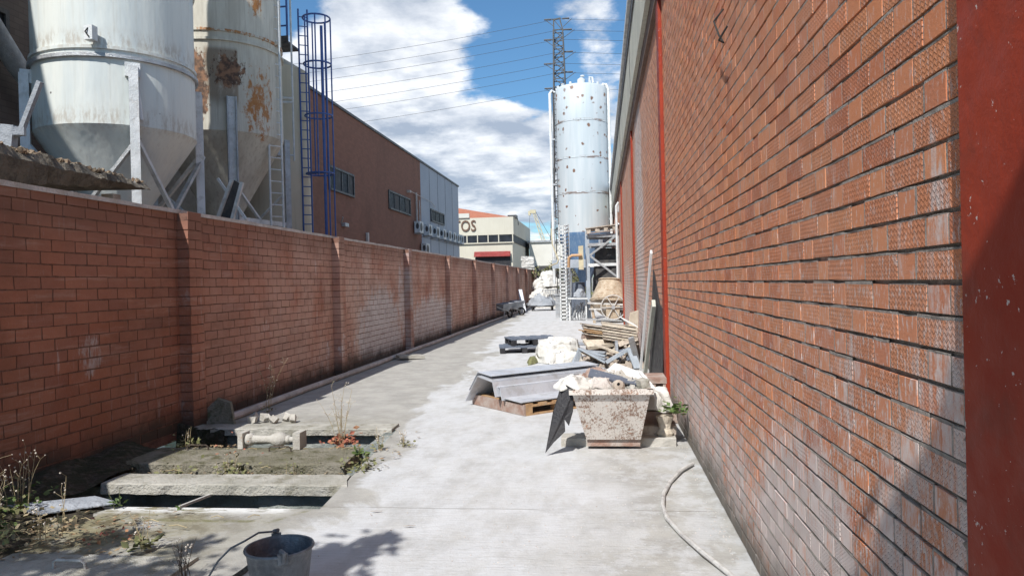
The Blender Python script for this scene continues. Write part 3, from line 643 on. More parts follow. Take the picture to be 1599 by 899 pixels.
# B rusty
cb_ = (-9.65, 18.1); rb = 1.52
sb = thing('rusty_silo', 'cream silo with big dark rust scab and orange rust spots beside the white silo', 'silo', (*cb_, 0), 'silos behind the boundary wall')
silo_body('barrel', cb_, rb, 5.45, 14, 'siloB', sb, [7.85, 9.9, 12])
mk('hopper_cone', B().lathe([(rb, 5.45), (rb-.03, 5.42), (.2, 3.15), (.2, 2.6)], 48, (*cb_, 0)), 'siloB', sb, smooth=True)
mk('rim_band', B().lathe([(rb+.002, 7.60), (rb+.05, 7.60), (rb+.05, 7.66), (rb+.002, 7.66)], 64, (*cb_, 0)), 'siloB', sb, smooth=True)
legs = []
for a in (-54, 36, 126, 216):
    d_ = Vector((math.cos(R(a)), math.sin(R(a)), 0)); p = Vector((*cb_, 0))+d_*(rb+.06); legs.append(p)
    top = 6.25 if a == -54 else 5.6
    l = mk('leg', B().box((p.x, p.y, top/2), (.06, .22, top), rotz(R(a))), 'white_metal', sb)
    mk('leg_flange', B().box((p.x+d_.x*.04-.1*d_.y, p.y+d_.y*.04+.1*d_.x, top/2), (.14, .03, top-.02), rotz(R(a))).box((p.x+d_.x*.04+.1*d_.y, p.y+d_.y*.04-.1*d_.x, top/2), (.14, .03, top-.02), rotz(R(a))), 'grey_metal', l)
for i in range(4):
    p, q_ = legs[i], legs[(i+1) % 4]
    mk('brace', B().bar((p.x, p.y, 4.2), (q_.x, q_.y, 2.4), .07, .05), 'white_metal', sb)
    mk('tie_beam', B().bar((p.x, p.y, 3.32), (q_.x, q_.y, 3.32), .10, .12), 'white_metal', sb)
# its ladder (right side)
def ladder(name, par, x, y, z0, z1, w, mat, ax=(1, 0), r=.022, step=.3):
    b = B(); d_ = Vector((ax[0], ax[1], 0)).normalized()*w/2
    for s_ in (-1, 1): b.tube([(x+d_.x*s_, y+d_.y*s_, z0), (x+d_.x*s_, y+d_.y*s_, z1)], r, 6)
    o = mk(name, b, mat, par); z = z0+.15
    while z < z1: mk('rung', B().tube([(x-d_.x, y-d_.y, z), (x+d_.x, y+d_.y, z)], r*.6, 5), mat, o); z += step
    return o
ladder('side_ladder', sb, -8.17, 18.0, 3.0, 14, .34, 'white_metal', (.25, .3), .028)
# C beige
cc_ = (-9.95, 21.4)
sC = thing('beige_silo', 'slim plain beige silo with cone top beside the blue caged ladder', 'silo', (*cc_, 0), 'silos behind the boundary wall')
mk('barrel', B().lathe([(1.25, 0), (1.25, 8.15), (.3, 8.75), (.02, 8.8)], 48, (*cc_, 0)), 'beige_silo', sC, smooth=True)
b = B()
b.tube([(-9.12, 20.3, 5.45), (-9.12, 20.3, 10.6)], .045, 8)
for z in (7.1, 6.98, 5.45): b.tube([(-9.32, 20.3, z), (-9.12, 20.25, z), (-8.72, 20.45, z)], .035, 8)
b.tube([(-8.72, 20.45, 5.3), (-8.72, 20.45, 10.6)], .03, 8); b.tube([(-9.3, 20.4, 9.9), (-8.6, 20.45, 10.1)], .03, 8)
mk('guard_frame', b, 'white_metal', sC)
b = B().box((-9.1, 20.8, 8.72), (.62, .8, .06)).box((-9.1, 20.4, 8.82), (.62, .04, .16)); pf = mk('platform', b, 'dark_metal', sC)
b = B()
for x in (-9.38, -9.1, -8.82): b.tube([(x, 20.42, 8.75), (x, 20.42, 10.3)], .03, 6)
for z in (9.2, 9.75, 10.3): b.tube([(-9.38, 20.42, z), (-8.82, 20.42, z)], .025, 6)
mk('railing', b, 'blue_steel', pf)
# blue caged ladder
cl = thing('caged_ladder', 'tall blue ladder with hooped safety cage rising over the left wall', 'ladder', (-8.2, 21.1, 0))
ladder('ladder_rails', cl, -8.62, 21.1, 0, 9.9, .26, 'blue_steel', (1, .5), .026, .28)
hc = Vector((-8.22, 21.15, 0))
for z in (9.62, 8.25, 6.72, 5.0): mk('cage_hoop', B().ring((hc.x, hc.y, z), .40, .026, 20, 6), 'blue_steel', cl)
for a, z0 in ((20, 3.1), (75, 4.9), (-30, 3.1), (-75, 4.9), (130, 5), (-125, 5.0)):
    b = B().tube([(hc.x+.40*math.cos(R(a)), hc.y+.40*math.sin(R(a)), z0-3 if z0 < 4 else z0), (hc.x+.40*math.cos(R(a)), hc.y+.40*math.sin(R(a)), 9.62)], .022, 6); mk('cage_bar', b, 'blue_steel', cl)
mk('support_pole', B().tube([(-7.98, 20.9, 0), (-7.98, 20.9, 9.3)], .045, 8).tube([(-8.6, 21.0, 5.0), (-7.98, 20.9, 5.0)], .03, 6), 'blue_steel', cl)

# ------------------------------------------------------------------ shed roof crusted with mortar
sh = thing('mortar_crusted_shed', 'low shed whose sagging roof is crusted with brown mortar', 'shed', (-7.2, 9.2, 0))
b = B(); rr = random.Random(12); ny, nx = 70, 10
top = []; 
for j in range(ny+1):
    y = 5.6+j/ny*5.1
    for i in range(nx+1):
        x = -6.95-i*.22; edge = (i == 0)
        z = 3.44-(y-5.6)*.03+(i*.03)+rr.uniform(-.02, .02)+.03*math.sin(y*9+i)*(.3 if i else 1)
        if j > 66: z -= (j-66)*.02
        b.v.append((x+(rr.uniform(-.03, .03) if edge else 0), y, z))
for j in range(ny):
    for i in range(nx): a = j*(nx+1)+i; b.f.append((a, a+1, a+nx+2, a+nx+1))
k = len(b.v)
for j in range(ny+1):
    y = 5.6+j/ny*5.1; t = max(0, (j/ny-.75)/.25)
    for z_, dx in ((3.30-(y-5.6)*.022, .05), (2.72+(y-5.6)*.095, -.04)):
        b.v.append((-6.95+dx+rr.uniform(-.02, .02), y, z_+rr.uniform(-.015, .015)))
for j in range(ny):
    a = k+j*2; tp = j*(nx+1)
    b.f += [(tp, tp+nx+1, a+2, a), (a, a+2, a+3, a+1)]
kk = len(b.v)
for j in range(ny+1): b.v.append((-9.2, 5.6+j/ny*5.1, b.v[k+j*2+1][2]+.05))
for j in range(ny): a = k+j*2+1; b.f.append((a, a+2, kk+j+1, kk+j))
M['mortar_crust'] = wmat('crusted_mortar', (.27, .235, .185), (.19, .165, .13), 3, .98, bmp=.02, bscale=22, dirt=(.11, .095, .075), dirt_amt=.8)
ro = mk('roof', b, 'mortar_crust', sh)
b = B()
for _ in range(420):
    y = rr.uniform(5.7, 10.65); i = rr.random()**2*1.6; x = -6.97-i; z = 3.45-(y-5.6)*.03+(i*.14)
    s_ = rr.uniform(.02, .06); b.box((x, y, z), (s_, s_*1.6, s_*.6), Euler((rr.random()*3, rr.random()*3, rr.random()*3)).to_matrix(), jit=.008)
M['crumb'] = wmat('mortar_crumbs', (.30, .24, .17), (.16, .10, .06), 12, .98, bmp=.004)
mk('crumbs', b, 'crumb', ro)['kind'] = 'stuff'
for y in (10.05, 7.2): mk('post', B().ab((-7.2, y-.09, 0), (-7.02, y+.09, 3.05)), 'grey_wood', sh)
mk('back_wall', B().ab((-9.2, 5.6, 0), (-9.1, 10.6, 3.0)), 'dark_brick', sh)
# dark lattice feeder frame between the two silos
fr = thing('grating_chute', 'small dark slanting grating chute between the two big silo hoppers', 'machine', (-8.0, 14.9, 0))
mk('frame', B().bar((-8.45, 14.9, 2.3), (-7.75, 14.9, 3.95), .07).bar((-8.05, 14.95, 2.3), (-7.55, 14.95, 3.9), .07).bar((-7.5, 15, 3.1), (-8.1, 14.95, 4.0), .05), 'white_metal', fr)
mk('grating', B().slab([(-8.4, 14.92, 2.3), (-8.05, 14.92, 2.3), (-7.56, 14.92, 3.85), (-7.72, 14.92, 3.95)], .03, (0, 1, 0)), 'dark_metal', fr)

# ------------------------------------------------------------------ brown brick factory with grey end bay
bf = thing('brown_factory', 'long brown brick factory with a grey end bay and row of air conditioners', 'building', (-12, 44, 0))
mk('brick_wall', B().ab((-30, 27.5, 0), (-12, 49.0, 10.0)), 'brown_brick', bf)
gp = mk('panel_wall', B().ab((-29.9, 49.0, 0), (-12.01, 62.5, 10.0)), 'grey_panel', bf)
for y in (51.7, 54.4, 57.1, 59.8): mk('panel_joint', B().ab((-12.012, y-.02, 0), (-12.0, y+.02, 10)), 'dark_metal', gp)
mk('panel_joint', B().ab((-12.008, 49, 4.9), (-12.002, 62.5, 4.94)), 'dark_metal', gp)
mk('coping', B().ab((-30.1, 27.4, 10.0), (-11.93, 62.6, 10.12)), 'dark_metal', bf)
for y0, y1, z0, z1, nm in ((31.8, 35.2, 6.0, 7.13, 4), (41.2, 46.05, 6.05, 7.15, 4), (51.8, 56.3, 6.2, 7.1, 3)):
    f = B().ab((-12.02, y0, z0), (-11.93, y0+.1, z1)).ab((-12.02, y1-.1, z0), (-11.93, y1, z1)).ab((-12.02, y0+.1, z1-.1), (-11.93, y1-.1, z1)).ab((-12.02, y0+.1, z0), (-11.90, y1-.1, z0+.09))
    for i in range(1, nm): f.ab((-12.02, y0+(y1-y0)*i/nm-.04, z0+.09), (-11.95, y0+(y1-y0)*i/nm+.04, z1-.1))
    w = mk('window', f, 'dark_metal', bf); mk('pane', B().ab((-12.03, y0+.1, z0+.09), (-11.98, y1-.1, z1-.1)), 'glass', w)
    if y0 < 50:
        M['curtain'] = M.get('curtain') or wmat('pale_blind', (.10, .10, .10), rough=.9, bmp=0)
        for i in range(nm):
            if i % 2: mk('blind', B().ab((-11.979, y0+(y1-y0)*(i+.15)/nm, z0+.1), (-11.975, y0+(y1-y0)*(i+.75)/nm, z1-.12)), 'curtain', w)
b = B().box((-11.9, 33.6, 4.55), (.18, .5, .16)).tube([(-11.95, 33.2, 4.6), (-11.8, 33.0, 4.85)], .03, 6); mk('wall_lamp', b, 'grey_metal', bf)
mk('vent_pipe', B().box((-11.93, 37.0, 4.15), (.12, .2, .5)), 'mortar_cap', bf)
mk('conduit', B().tube([(-11.9, 47.4, 5.7), (-11.9, 47.4, 7.7)], .06, 8).tube([(-11.9, 48.2, 5.7), (-11.9, 48.2, 7.3)], .04, 8).box((-11.9, 45.5, 7.55), (.25, .3, .14)).tube([(-11.85, 45.6, 7.6), (-11.9, 51.6, 7.55), (-11.9, 53.0, 7.3)], .02, 5), 'mortar_cap', bf)
# air conditioners
def ac_unit(label):
    t = thing('air_conditioner', label, 'air conditioner', (0, 0, 0), 'air conditioners on the factory wall')
    mk('casing', B().box((0, 0, .37), (.36, 1.0, .74)), 'white_metal', t)
    fn = mk('fan_grille', B().ring((.185, -.12, .37), .27, .012, 20, 5, Matrix.Rotation(R(90), 3, 'Y')).ring((.185, -.12, .37), .16, .01, 16, 5, Matrix.Rotation(R(90), 3, 'Y')), 'dark_metal', t)
    bb = B(); n = 20
    bb.v += [(.183, -.12+.26*math.cos(2*math.pi*i/n), .37+.26*math.sin(2*math.pi*i/n)) for i in range(n)]; bb.f.append(tuple(range(n)))
    mk('fan', bb, 'dark_metal', fn)
    bb = B(); n = 20
    bb.v += [(.1*math.cos(2*math.pi*i/n)+.02, -.503, .42+.2*math.sin(2*math.pi*i/n)) for i in range(n)]; bb.f.append(tuple(range(n)))
    mk('side_fan', bb, 'dark_metal', t)
    mk('bracket', B().box((-.05, -.35, -.04), (.5, .05, .07)).box((-.05, .35, -.04), (.5, .05, .07)), 'grey_metal', t)
    return t
acl = ['nearest air conditioner at the left end of the wall row', 'second air conditioner of the wall row, left of the grey bay window', 'third air conditioner of the wall row, just under the grey bay window', 'fourth air conditioner of the wall row', 'fifth air conditioner of the wall row', 'sixth air conditioner of the wall row', 'seventh air conditioner of the wall row', 'last air conditioner at the far end of the wall row']
a0 = ac_unit(acl[0]); a0.location = (-11.75, 47.3, 5.05)
for i, y in enumerate((49.9, 52.3, 54.6, 56.6, 58.4, 60.1, 61.8)): dup(a0, (-11.75, y, 5.05), 0, acl[i+1])
dup(a0, (-11.75, 49.0, 3.7), 0, 'lone lower air conditioner hanging under the wall row')

# ------------------------------------------------------------------ cream workshop with brown lettering
tb = thing('cream_workshop', 'cream two storey workshop with brown capital letters and a red shutter', 'building', (-12, 84, 0))
mk('wall', B().ab((-30, 75.15, 0), (-8.9, 93, 8.0)), 'cream', tb)
mk('parapet', B().ab((-30.1, 75, 6.62), (-8.75, 75.4, 8.42)).ab((-9.15, 75.4, 6.62), (-8.75, 93.2, 8.42)).ab((-30.1, 74.98, 5.75), (-8.75, 75.3, 5.86)), 'cream', tb)
w = mk('window_band', B().ab((-30, 75.05, 5.86), (-8.82, 75.3, 6.62)).ab((-9.0, 75.3, 5.86), (-8.82, 92.5, 6.62)), 'glass', tb)
for x in (-13.6, -12.5, -11.4, -10.3, -8.85): mk('mullion', B().ab((x-.05, 75.0, 5.87), (x+.05, 75.06, 6.61)), 'cream', w)
b = B().add([(-31, 74.8, 8.42), (-8.9, 75.6, 8.42), (-8.9, 93, 8.42), (-31, 93, 8.42), (-20, 84, 10.9), (-17, 84, 10.6)], [(0, 1, 5, 4), (1, 2, 5), (2, 3, 4, 5), (3, 0, 4)])
mk('tiled_roof', b, 'tile', tb)
mk('sign_board', B().ab((-16, 74.85, 8.45), (-13.3, 75.2, 8.9)), 'rendered_white', tb)
aw = B()
for i in range(4): aw.tube([(-12.85, 74.9-.08*i, 4.85-.13*i), (-9.1, 74.9-.08*i, 4.82-.13*i)], .085, 8)
mk('shutter', aw, 'awning', tb)
mk('doorway', B().ab((-12.8, 74.98, 0), (-9.12, 75.14, 4.35)), 'black', tb)
b = B().tube([(-8.95, 77.2, 8.4), (-8.9, 77.6, 8.75), (-8.8, 79.2, 8.55), (-8.75, 79.5, 7.9)], .08, 6).box((-9, 76.8, 8.55), (.9, 1.4, .3)); mk('roof_pipe', b, 'dark_metal', tb)
tx = bpy.data.curves.new('letters', 'FONT'); tx.body = 'TOS'; tx.size = 1.62; tx.extrude = .03; tx.offset = .018; tx.space_character = 1.02; tx.resolution_u = 3
to = bpy.data.objects.new('letters', tx); COL.objects.link(to); bpy.context.view_layer.update()
me = bpy.data.meshes.new_from_object(to); bpy.data.objects.remove(to); me.materials.clear(); me.materials.append(M['letters'])
lo = bpy.data.objects.new('letters', me); COL.objects.link(lo); lo.parent = tb; lo.rotation_euler = (R(90), 0, 0); lo.location = (-15.0+12, 74.94-84, 7.07)
lo.scale = (.78, 1, 1)
# white low building + stacks + crane
wb = thing('white_hall', 'low white hall with a pale flat roof beyond the cream workshop', 'building', (-6.5, 90, 0))
mk('wall', B().ab((-8.4, 88, 0), (-2, 98, 6.4)), 'rendered_white', wb); mk('roof_edge', B().ab((-8.6, 87.8, 6.4), (-1.9, 98.2, 6.62)), 'grey_metal', wb)
mk('dark_base', B().ab((-8.2, 87.9, 0), (-2, 88.01, 3.6)), 'dark_metal', wb)
for k_, z in enumerate((0,)):
    t = thing('bag_stack', 'stack of white wrapped bags on a pallet showing above the end of the left wall', 'stack', (-5.85, 60, 0))
    b = B(); rr = random.Random(2)
    for i in range(12): b.box((-5.85+rr.uniform(-.05, .05), 60, .2+i*.31), (1.0, 1.0, .27), jit=.05)
    mk('bags', b, 'white_cloth', t, smooth=True)
ct = thing('lattice_crane', 'faint yellow lattice crane leaning far off between the cream workshop and the blue silo', 'crane', (-10.5, 150, 0))
def lattice(b, p0, p1, w0, w1, n, r, ax=(1, 0, 0), ay=(0, 1, 0), sides=4):
    p0 = Vector(p0); p1 = Vector(p1); ax = Vector(ax); ay = Vector(ay)
    cs = ((-1, -1), (1, -1), (1, 1), (-1, 1)); P = []
    for i in range(n+1):
        t = i/n; c = p0.lerp(p1, t); w = (w0+(w1-w0)*t)/2; P.append([c+ax*s[0]*w+ay*s[1]*w for s in cs])
    for k in range(4): b.bar(P[0][k], P[n][k], r*1.5)
    for i in range(n):
        for k in range(sides):
            a, c = P[i][k], P[i][(k+1) % 4]; a2, c2 = P[i+1][k], P[i+1][(k+1) % 4]
            if i % 2: b.bar(a, c2, r)
            else: b.bar(c, a2, r)
            b.bar(a2, c2, r)
    return b
mk('jib', lattice(B(), (-9.5, 150, 4), (-13.2, 150, 16.0), .9, .5, 16, .07), 'yellow', ct)
mk('head', B().box((-13.4, 150, 16.1), (1.2, .8, .7)).box((-14.1, 150, 15.8), (.5, .5, .9)), 'yellow', ct)
mk('cable', B().tube([(-12.9, 150, 16.2), (-9.0, 150, 9)], .04, 4).tube([(-14.0, 150, 15.8), (-14.3, 150, 12.2)], .03, 4).box((-14.3, 150, 12.0), (.3, .3, .5)), 'dark_metal', ct)

# ------------------------------------------------------------------ pylon and wires
py_ = thing('power_pylon', 'dark lattice power pylon standing far behind the pale blue silo', 'pylon', (-5.9, 120.4, 0))
px0, py0 = -5.85, 120.4
b = lattice(B(), (px0, py0, 0), (px0, py0, 20), 5.0, 2.4, 8, .16); b2 = lattice(B(), (px0, py0, 20), (px0-.05, py0, 42.4), 2.4, 1.5, 17, .13)
b2.bar((px0-.75, py0, 42.4), (px0-.75, py0, 44.3), .2).bar((px0+.75, py0, 42.4), (px0+.25, py0, 44.4), .2).bar((px0-.75, py0, 44.3), (px0+.4, py0, 44.5), .22).bar((px0+.75, py0, 42.4), (px0-.7, py0, 44.3), .1)
mk('mast', b, 'dark_metal', py_); mk('upper_mast', b2, 'dark_metal', py_)
WL = [(44.3, -1), (42.5, -1), (41.1, -1), (39.0, -1), (37.2, -1), (35.6, -1), (33.2, -1)]
for z, L in ((44.4, 2.0), (41.1, 2.1), (37.2, 2.2), (33.2, 2.2)):
    a = mk('cross_arm', B().bar((px0-.6, py0, z), (px0-L, py0, z+.05), .12).bar((px0-.7, py0, z-1.2), (px0-L, py0, z-.1), .08), 'dark_metal', py_)
    mk('insulator', B().tube([(px0-L*.5-.2, py0, z), (px0-L-.3, py0, z)], .13, 6), 'ins', a)
for z, L in ((44.4, 1.8), (42.6, 2.2), (39.0, 2.3), (35.7, 2.2)):
    a = mk('cross_arm', B().bar((px0+.6, py0, z), (px0+L, py0, z+.05), .12).bar((px0+.8, py0, z-1.3), (px0+L+.4, py0, z-.1), .08), 'dark_metal', py_)
    mk('insulator', B().tube([(px0+.7, py0, z), (px0+L, py0, z)], .13, 6), 'ins', a)
names = ['topmost of the seven overhead wires', 'second overhead wire from the top', 'third overhead wire from the top', 'middle one of the seven overhead wires', 'third overhead wire from the bottom', 'second overhead wire from the bottom', 'lowest of the seven overhead wires']
ZP = [44.4, 42.6, 41.1, 39.0, 37.2, 35.7, 33.2]
for i, z in enumerate(ZP):
    pts = []
    for k in range(33):
        t = k/32; x = px0-180*t; pts.append((x, py0-6*t, z-3.6*(x-px0)/-36.6 if False else z-4*11.0*t*(1-t)*.62))
    pr = []
    for k in range(1, 17): t = k/16; pr.append((px0+120*t, py0+4*t, z-4*2.5*t*(1-t)))
    one('overhead_wire', B().tube(pts[::-1]+pr, .026, 4), 'dark_metal', names[i]+' crossing the sky from the pylon', 'wire', (px0, py0, z), 'overhead wires')

# ------------------------------------------------------------------ pale blue silo
cd = (-.85, 41.3); rd = 1.47
sd = thing('pale_blue_silo', 'pale blue silo dotted with rust at the end of the alley, against the right wall', 'silo', (*cd, 0))
mk('barrel', B().lathe([(rd, 4.25), (rd, 6.38), (rd+.02, 6.4), (rd, 6.42), (rd, 8.28), (rd+.02, 8.3), (rd, 8.32), (rd, 10.28), (rd+.02, 10.3), (rd, 10.32), (rd, 12.15), (rd-.1, 12.3), (.3, 12.5), (.02, 12.5)], 64, (*cd, 0)), 'siloD', sd, smooth=True)
mk('hopper_cone', B().lathe([(rd+.02, 4.27), (rd+.02, 4.15), (.35, 1.75), (.3, 1.3)], 48, (*cd, 0)), 'hopper_blue', sd, smooth=True)
for a in (-50, 40, 130, 220):
    p = Vector((cd[0]+(rd-.08)*math.cos(R(a)), cd[1]+(rd-.08)*math.sin(R(a)), 0)); mk('leg', B().box((p.x, p.y, 2.12), (.16, .16, 4.24), rotz(R(a))), 'slate_steel', sd)
mk('filler_pipe', B().tube([(-2.3, 41.0, 12.1), (-2.45, 40.95, 12.2), (-2.55, 40.9, 12.05), (-2.55, 40.9, 1.5)], .085, 10), 'white_metal', sd, smooth=True)
mk('vent_pipe', B().tube([(.25, 41.0, 12.25), (.4, 40.9, 12.4), (.56, 40.85, 12.35), (.66, 40.8, 12.1), (.66, 40.8, 4.2)], .085, 10), 'white_metal', sd, smooth=True)
for z in (9.5, 7, 5):
    for x in (.6, -2.45): mk('pipe_clamp', B().box((x, 40.9, z), (.25, .12, .1)), 'grey_metal', sd)
ladder('side_ladder', sd, -2.3, 40.85, .5, 12.2, .22, 'dark_metal', (.6, -.4), .03)
vt = mk('top_vent', B().lathe([(.22, 12.4), (.22, 12.7), (.14, 12.74), (.1, 12.78)], 16, (cd[0]+.05, cd[1]-.5, 0), close=True), 'white_metal', sd, smooth=True)
mk('vent_cap', B().lathe([(.02, 12.82), (.12, 12.86), (.12, 12.92), (.02, 12.95)], 12, (cd[0]+.12, cd[1]-.5, 0)), 'white_metal', vt, smooth=True)
b = B()
for i in range(16): a = math.pi*2*i/16; b.box((cd[0]+1.35*math.cos(a), cd[1]+1.35*math.sin(a), 12.33), (.1, .1, .16), rotz(a))
b.tube([(cd[0]+.5, cd[1]-.7, 12.4), (cd[0]+.52, cd[1]-.75, 12.75), (cd[0]+.66, cd[1]-.8, 12.7), (cd[0]+.7, cd[1]-.8, 12.4)], .06, 8)
mk('roof_fitting', b, 'white_metal', sd)

# ================================================================== THINGS IN THE YARD
rr = random.Random(21)
# ---- pit covers and beams
def rough_slab(x0, x1, y0, y1, z0, z1, skew=0.0, amp=.006, seed=1, n=26):
    """long concrete slab with worn, slightly wavy edges"""
    b = B(); r = random.Random(seed); rows = []
    for i in range(n+1):
        t = i/n; x = x0+(x1-x0)*t; e = lambda s=1: r.uniform(-amp, amp)*s
        ring = [(x+skew*0, y0+e(), z0+e(.4)), (x, y0-e(), z1-.008+e(.3)), (x, y0+.012+e(), z1+e(.3)), (x, (y0+y1)/2, z1+e(.4)), (x, y1-.01+e(), z1+e(.3)), (x, y1+e(), z1-.01), (x, y1+e(), z0)]
        if i == n: ring = [(p[0]+skew*(p[1]-y0)/(y1-y0), p[1], p[2]) for p in ring]
        rows.append(ring)
    m_ = len(rows[0])
    for ring in rows: b.v += ring
    for i in range(n):
        for j in range(m_): b.f.append((i*m_+j, (i+1)*m_+j, (i+1)*m_+(j+1) % m_, i*m_+(j+1) % m_))
    b.f += [tuple(range(m_)), tuple(n*m_+j for j in range(m_))[::-1]]
    return b
one('concrete_beam', rough_slab(-4.78, -2.33, 7.90, 8.2, -.045, .03, 0.0, .008, 1), 'concrete', 'long pale concrete beam at the back edge of the far pit', 'beam', (-3.5, 8, 0))
cv = thing('pit_cover', 'thick mossy concrete pit cover with two bent wire handles', 'pit cover', (-3.4, 6.65, -.06))
mk('slab', rough_slab(-4.45, -2.30, 6.30, 6.98, -.075, .03, -.06, .009, 2), 'mossy_concrete', cv)
def wire_handle(x, y, z, w, par=None, mt='bark'):
    b = B().tube([(x-w/2, y, z-.03), (x-w/2, y-.005, z+.035), (x-w/2+.02, y-.01, z+.05), (x+w/2-.02, y-.015, z+.05), (x+w/2, y-.01, z+.035), (x+w/2, y, z-.03)], .0075, 6); return mk('handle', b, mt, par)
wire_handle(-4.0, 6.86, .03, .22, cv); wire_handle(-3.12, 6.80, .03, .22, cv)
one('concrete_beam', rough_slab(-4.20, -2.06, 5.70, 6.03, -.075, .012, -.12, .010, 4), 'concrete', 'concrete beam with worn bright front edge between the pit opening and the soil strip', 'beam', (-3.1, 5.85, 0))
one('pale_bar', B().bar((-3.24, 5.76, -.085), (-3.13, 5.08, .012), .024, .018), 'hose', 'pale bar laid across the front pit opening', 'bar', (-3.1, 5.4, -.02))
fc = thing('front_cover', 'flush concrete cover at the bottom left with a white wire handle', 'pit cover', (-3.0, 3.95, 0))
mk('slab', rough_slab(-3.62, -2.42, 3.2, 4.12, -.05, .022, 0, .006, 9), 'concrete', fc)
wire_handle(-3.08, 3.90, .022, .2, fc, 'hose')
b = B().slab([(-4.25, 4.78, .10), (-3.98, 4.74, .05), (-3.60, 5.10, .03), (-3.85, 5.16, .06)], .008)
one('metal_offcut', b, 'tarp', 'bent sheet offcut lying on soil at the left pit corner', 'sheet', (-4, 4.85, .06))
# ---- baluster
bl = thing('baluster', 'turned pale stone baluster lying on its side on the mossy pit cover', 'baluster', (-3.27, 6.94, .035))
ry = Matrix.Rotation(R(90), 3, 'Y'); L0 = -3.60
prof = [(.0, 0), (.055, 0), (.055, .02), (.066, .035), (.058, .055), (.042, .07), (.038, .12), (.037, .2), (.040, .245), (.062, .285), (.074, .325), (.070, .365), (.052, .395), (.034, .41), (.040, .42), (.040, .435), (.028, .45), (.030, .48), (.048, .515), (.0, .52)]
mk('turned_shaft', B().lathe(prof, 28, (L0+.07, 6.95, .115), ry), 'pale_concrete', bl, smooth=True)
mk('end_block', B().box((L0+.035, 6.95, .112), (.052, .16, .155), jit=.003), 'pale_concrete', bl); mk('end_block', B().box((L0+.615, 6.95, .112), (.07, .16, .16), jit=.003), 'pale_concrete', bl)
# ---- bucket
bc = Vector((-1.68, 3.62, 0)); bk = thing('mortar_bucket', 'dented dark zinc bucket with wire bail at the bottom of the picture', 'bucket', bc)
def orot(pts): return pts
b = B().lathe([(.0, .006), (.125, .006), (.13, .0), (.165, .26), (.172, .268), (.172, .276), (.164, .276), (.158, .262), (.122, .02), (0, .018)], 40, bc)
for r_ in (0,): pass
mk('pail', dented(b, .006, 5), 'galv', bk, smooth=True)
mk('rim', B().ring(bc+Vector((0, 0, .272)), .169, .008, 40, 8), 'galv', bk, smooth=True)
for s_ in (-1, 1): mk('ear', B().tube([(bc.x+s_*.09, bc.y-s_*.155+.0, .25), (bc.x+s_*.1, bc.y-s_*.165, .30), (bc.x+s_*.075, bc.y-s_*.15, .305)], .012, 6).box((bc.x+s_*.085, bc.y-s_*.15, .265), (.05, .02, .05), rotz(.5)), 'galv', bk)
mk('bail', B().tube([(bc.x-.085, bc.y+.15, .30), (bc.x-.15, bc.y+.08, .315), (bc.x-.185, bc.y, .30), (bc.x-.25, bc.y-.03, .27), (bc.x-.31, bc.y-.05, .21), (bc.x-.36, bc.y-.08, .12), (bc.x-.38, bc.y-.12, .05)], .0055, 8), 'galv', bk, smooth=True)
one('broken_stick', B().tube([(-2.02, 3.62, .05), (-1.93, 3.72, .10), (-1.86, 3.76, .16)], [.012, .015, .008], 6).tube([(-2.28, 3.5, .02), (-2.02, 3.62, .05)], .014, 6), 'bark', 'dark twig leaning by the zinc bucket', 'stick', (-2.0, 3.65, 0))
# ---- hose on the right
hp = [(.745, 6.42), (.62, 6.18), (.50, 5.85), (.42, 5.5), (.39, 5.2), (.40, 4.95), (.46, 4.65), (.55, 4.3), (.64, 4.05), (.70, 3.8), (.74, 3.5), (.76, 3.0)]
one('white_hose', B().tube([(x, y, .022+.006*math.sin(i*2)) for i, (x, y) in enumerate(hp)], .0155, 8), 'hose', 'dirty white hose curving over the concrete by the right wall', 'hose', (.4, 5.2, 0), smooth=True)

# ---- leaning fragment, rubble by the left wall
fg = B().slab([(-4.66, 8.22, .0), (-4.30, 8.16, .0), (-4.42, 8.30, .26), (-4.62, 8.36, .30), (-4.72, 8.32, .2)], .05, (0, 1, .2))
one('broken_plate', fg, 'mossy_concrete', 'broken carved concrete fragment leaning on the left wall pilaster', 'fragment', (-4.5, 8.25, 0))
for i, (x, y) in enumerate(((-4.15, 8.33), (-4.05, 8.45), (-3.92, 8.38), (-4.22, 8.5), (-3.8, 8.5), (-3.7, 8.42))):
    b = dented(B().box((x, y, .05), (.10, .08, .07), Euler((.3*i, .2*i, i)).to_matrix(), jit=.02), .01, 9)
    tag(mk('rubble_stone', b, 'pale_concrete', None, (x, y, .04)), ['first', 'fourth', 'third of', 'second', 'last', 'fifth'][i].replace(' of', '')+' small pale stone from the wall fragment, behind the back beam', 'stone', 'small stones behind the back beam')
one('fallen_plate', B().box((-4.18, 15.7, .06), (.55, .38, .05), Euler((.05, .06, .5)).to_matrix(), jit=.02), 'concrete', 'grey broken plate lying in the shade on the foot pipe of the left wall', 'plate', (-4.2, 15.7, .04))

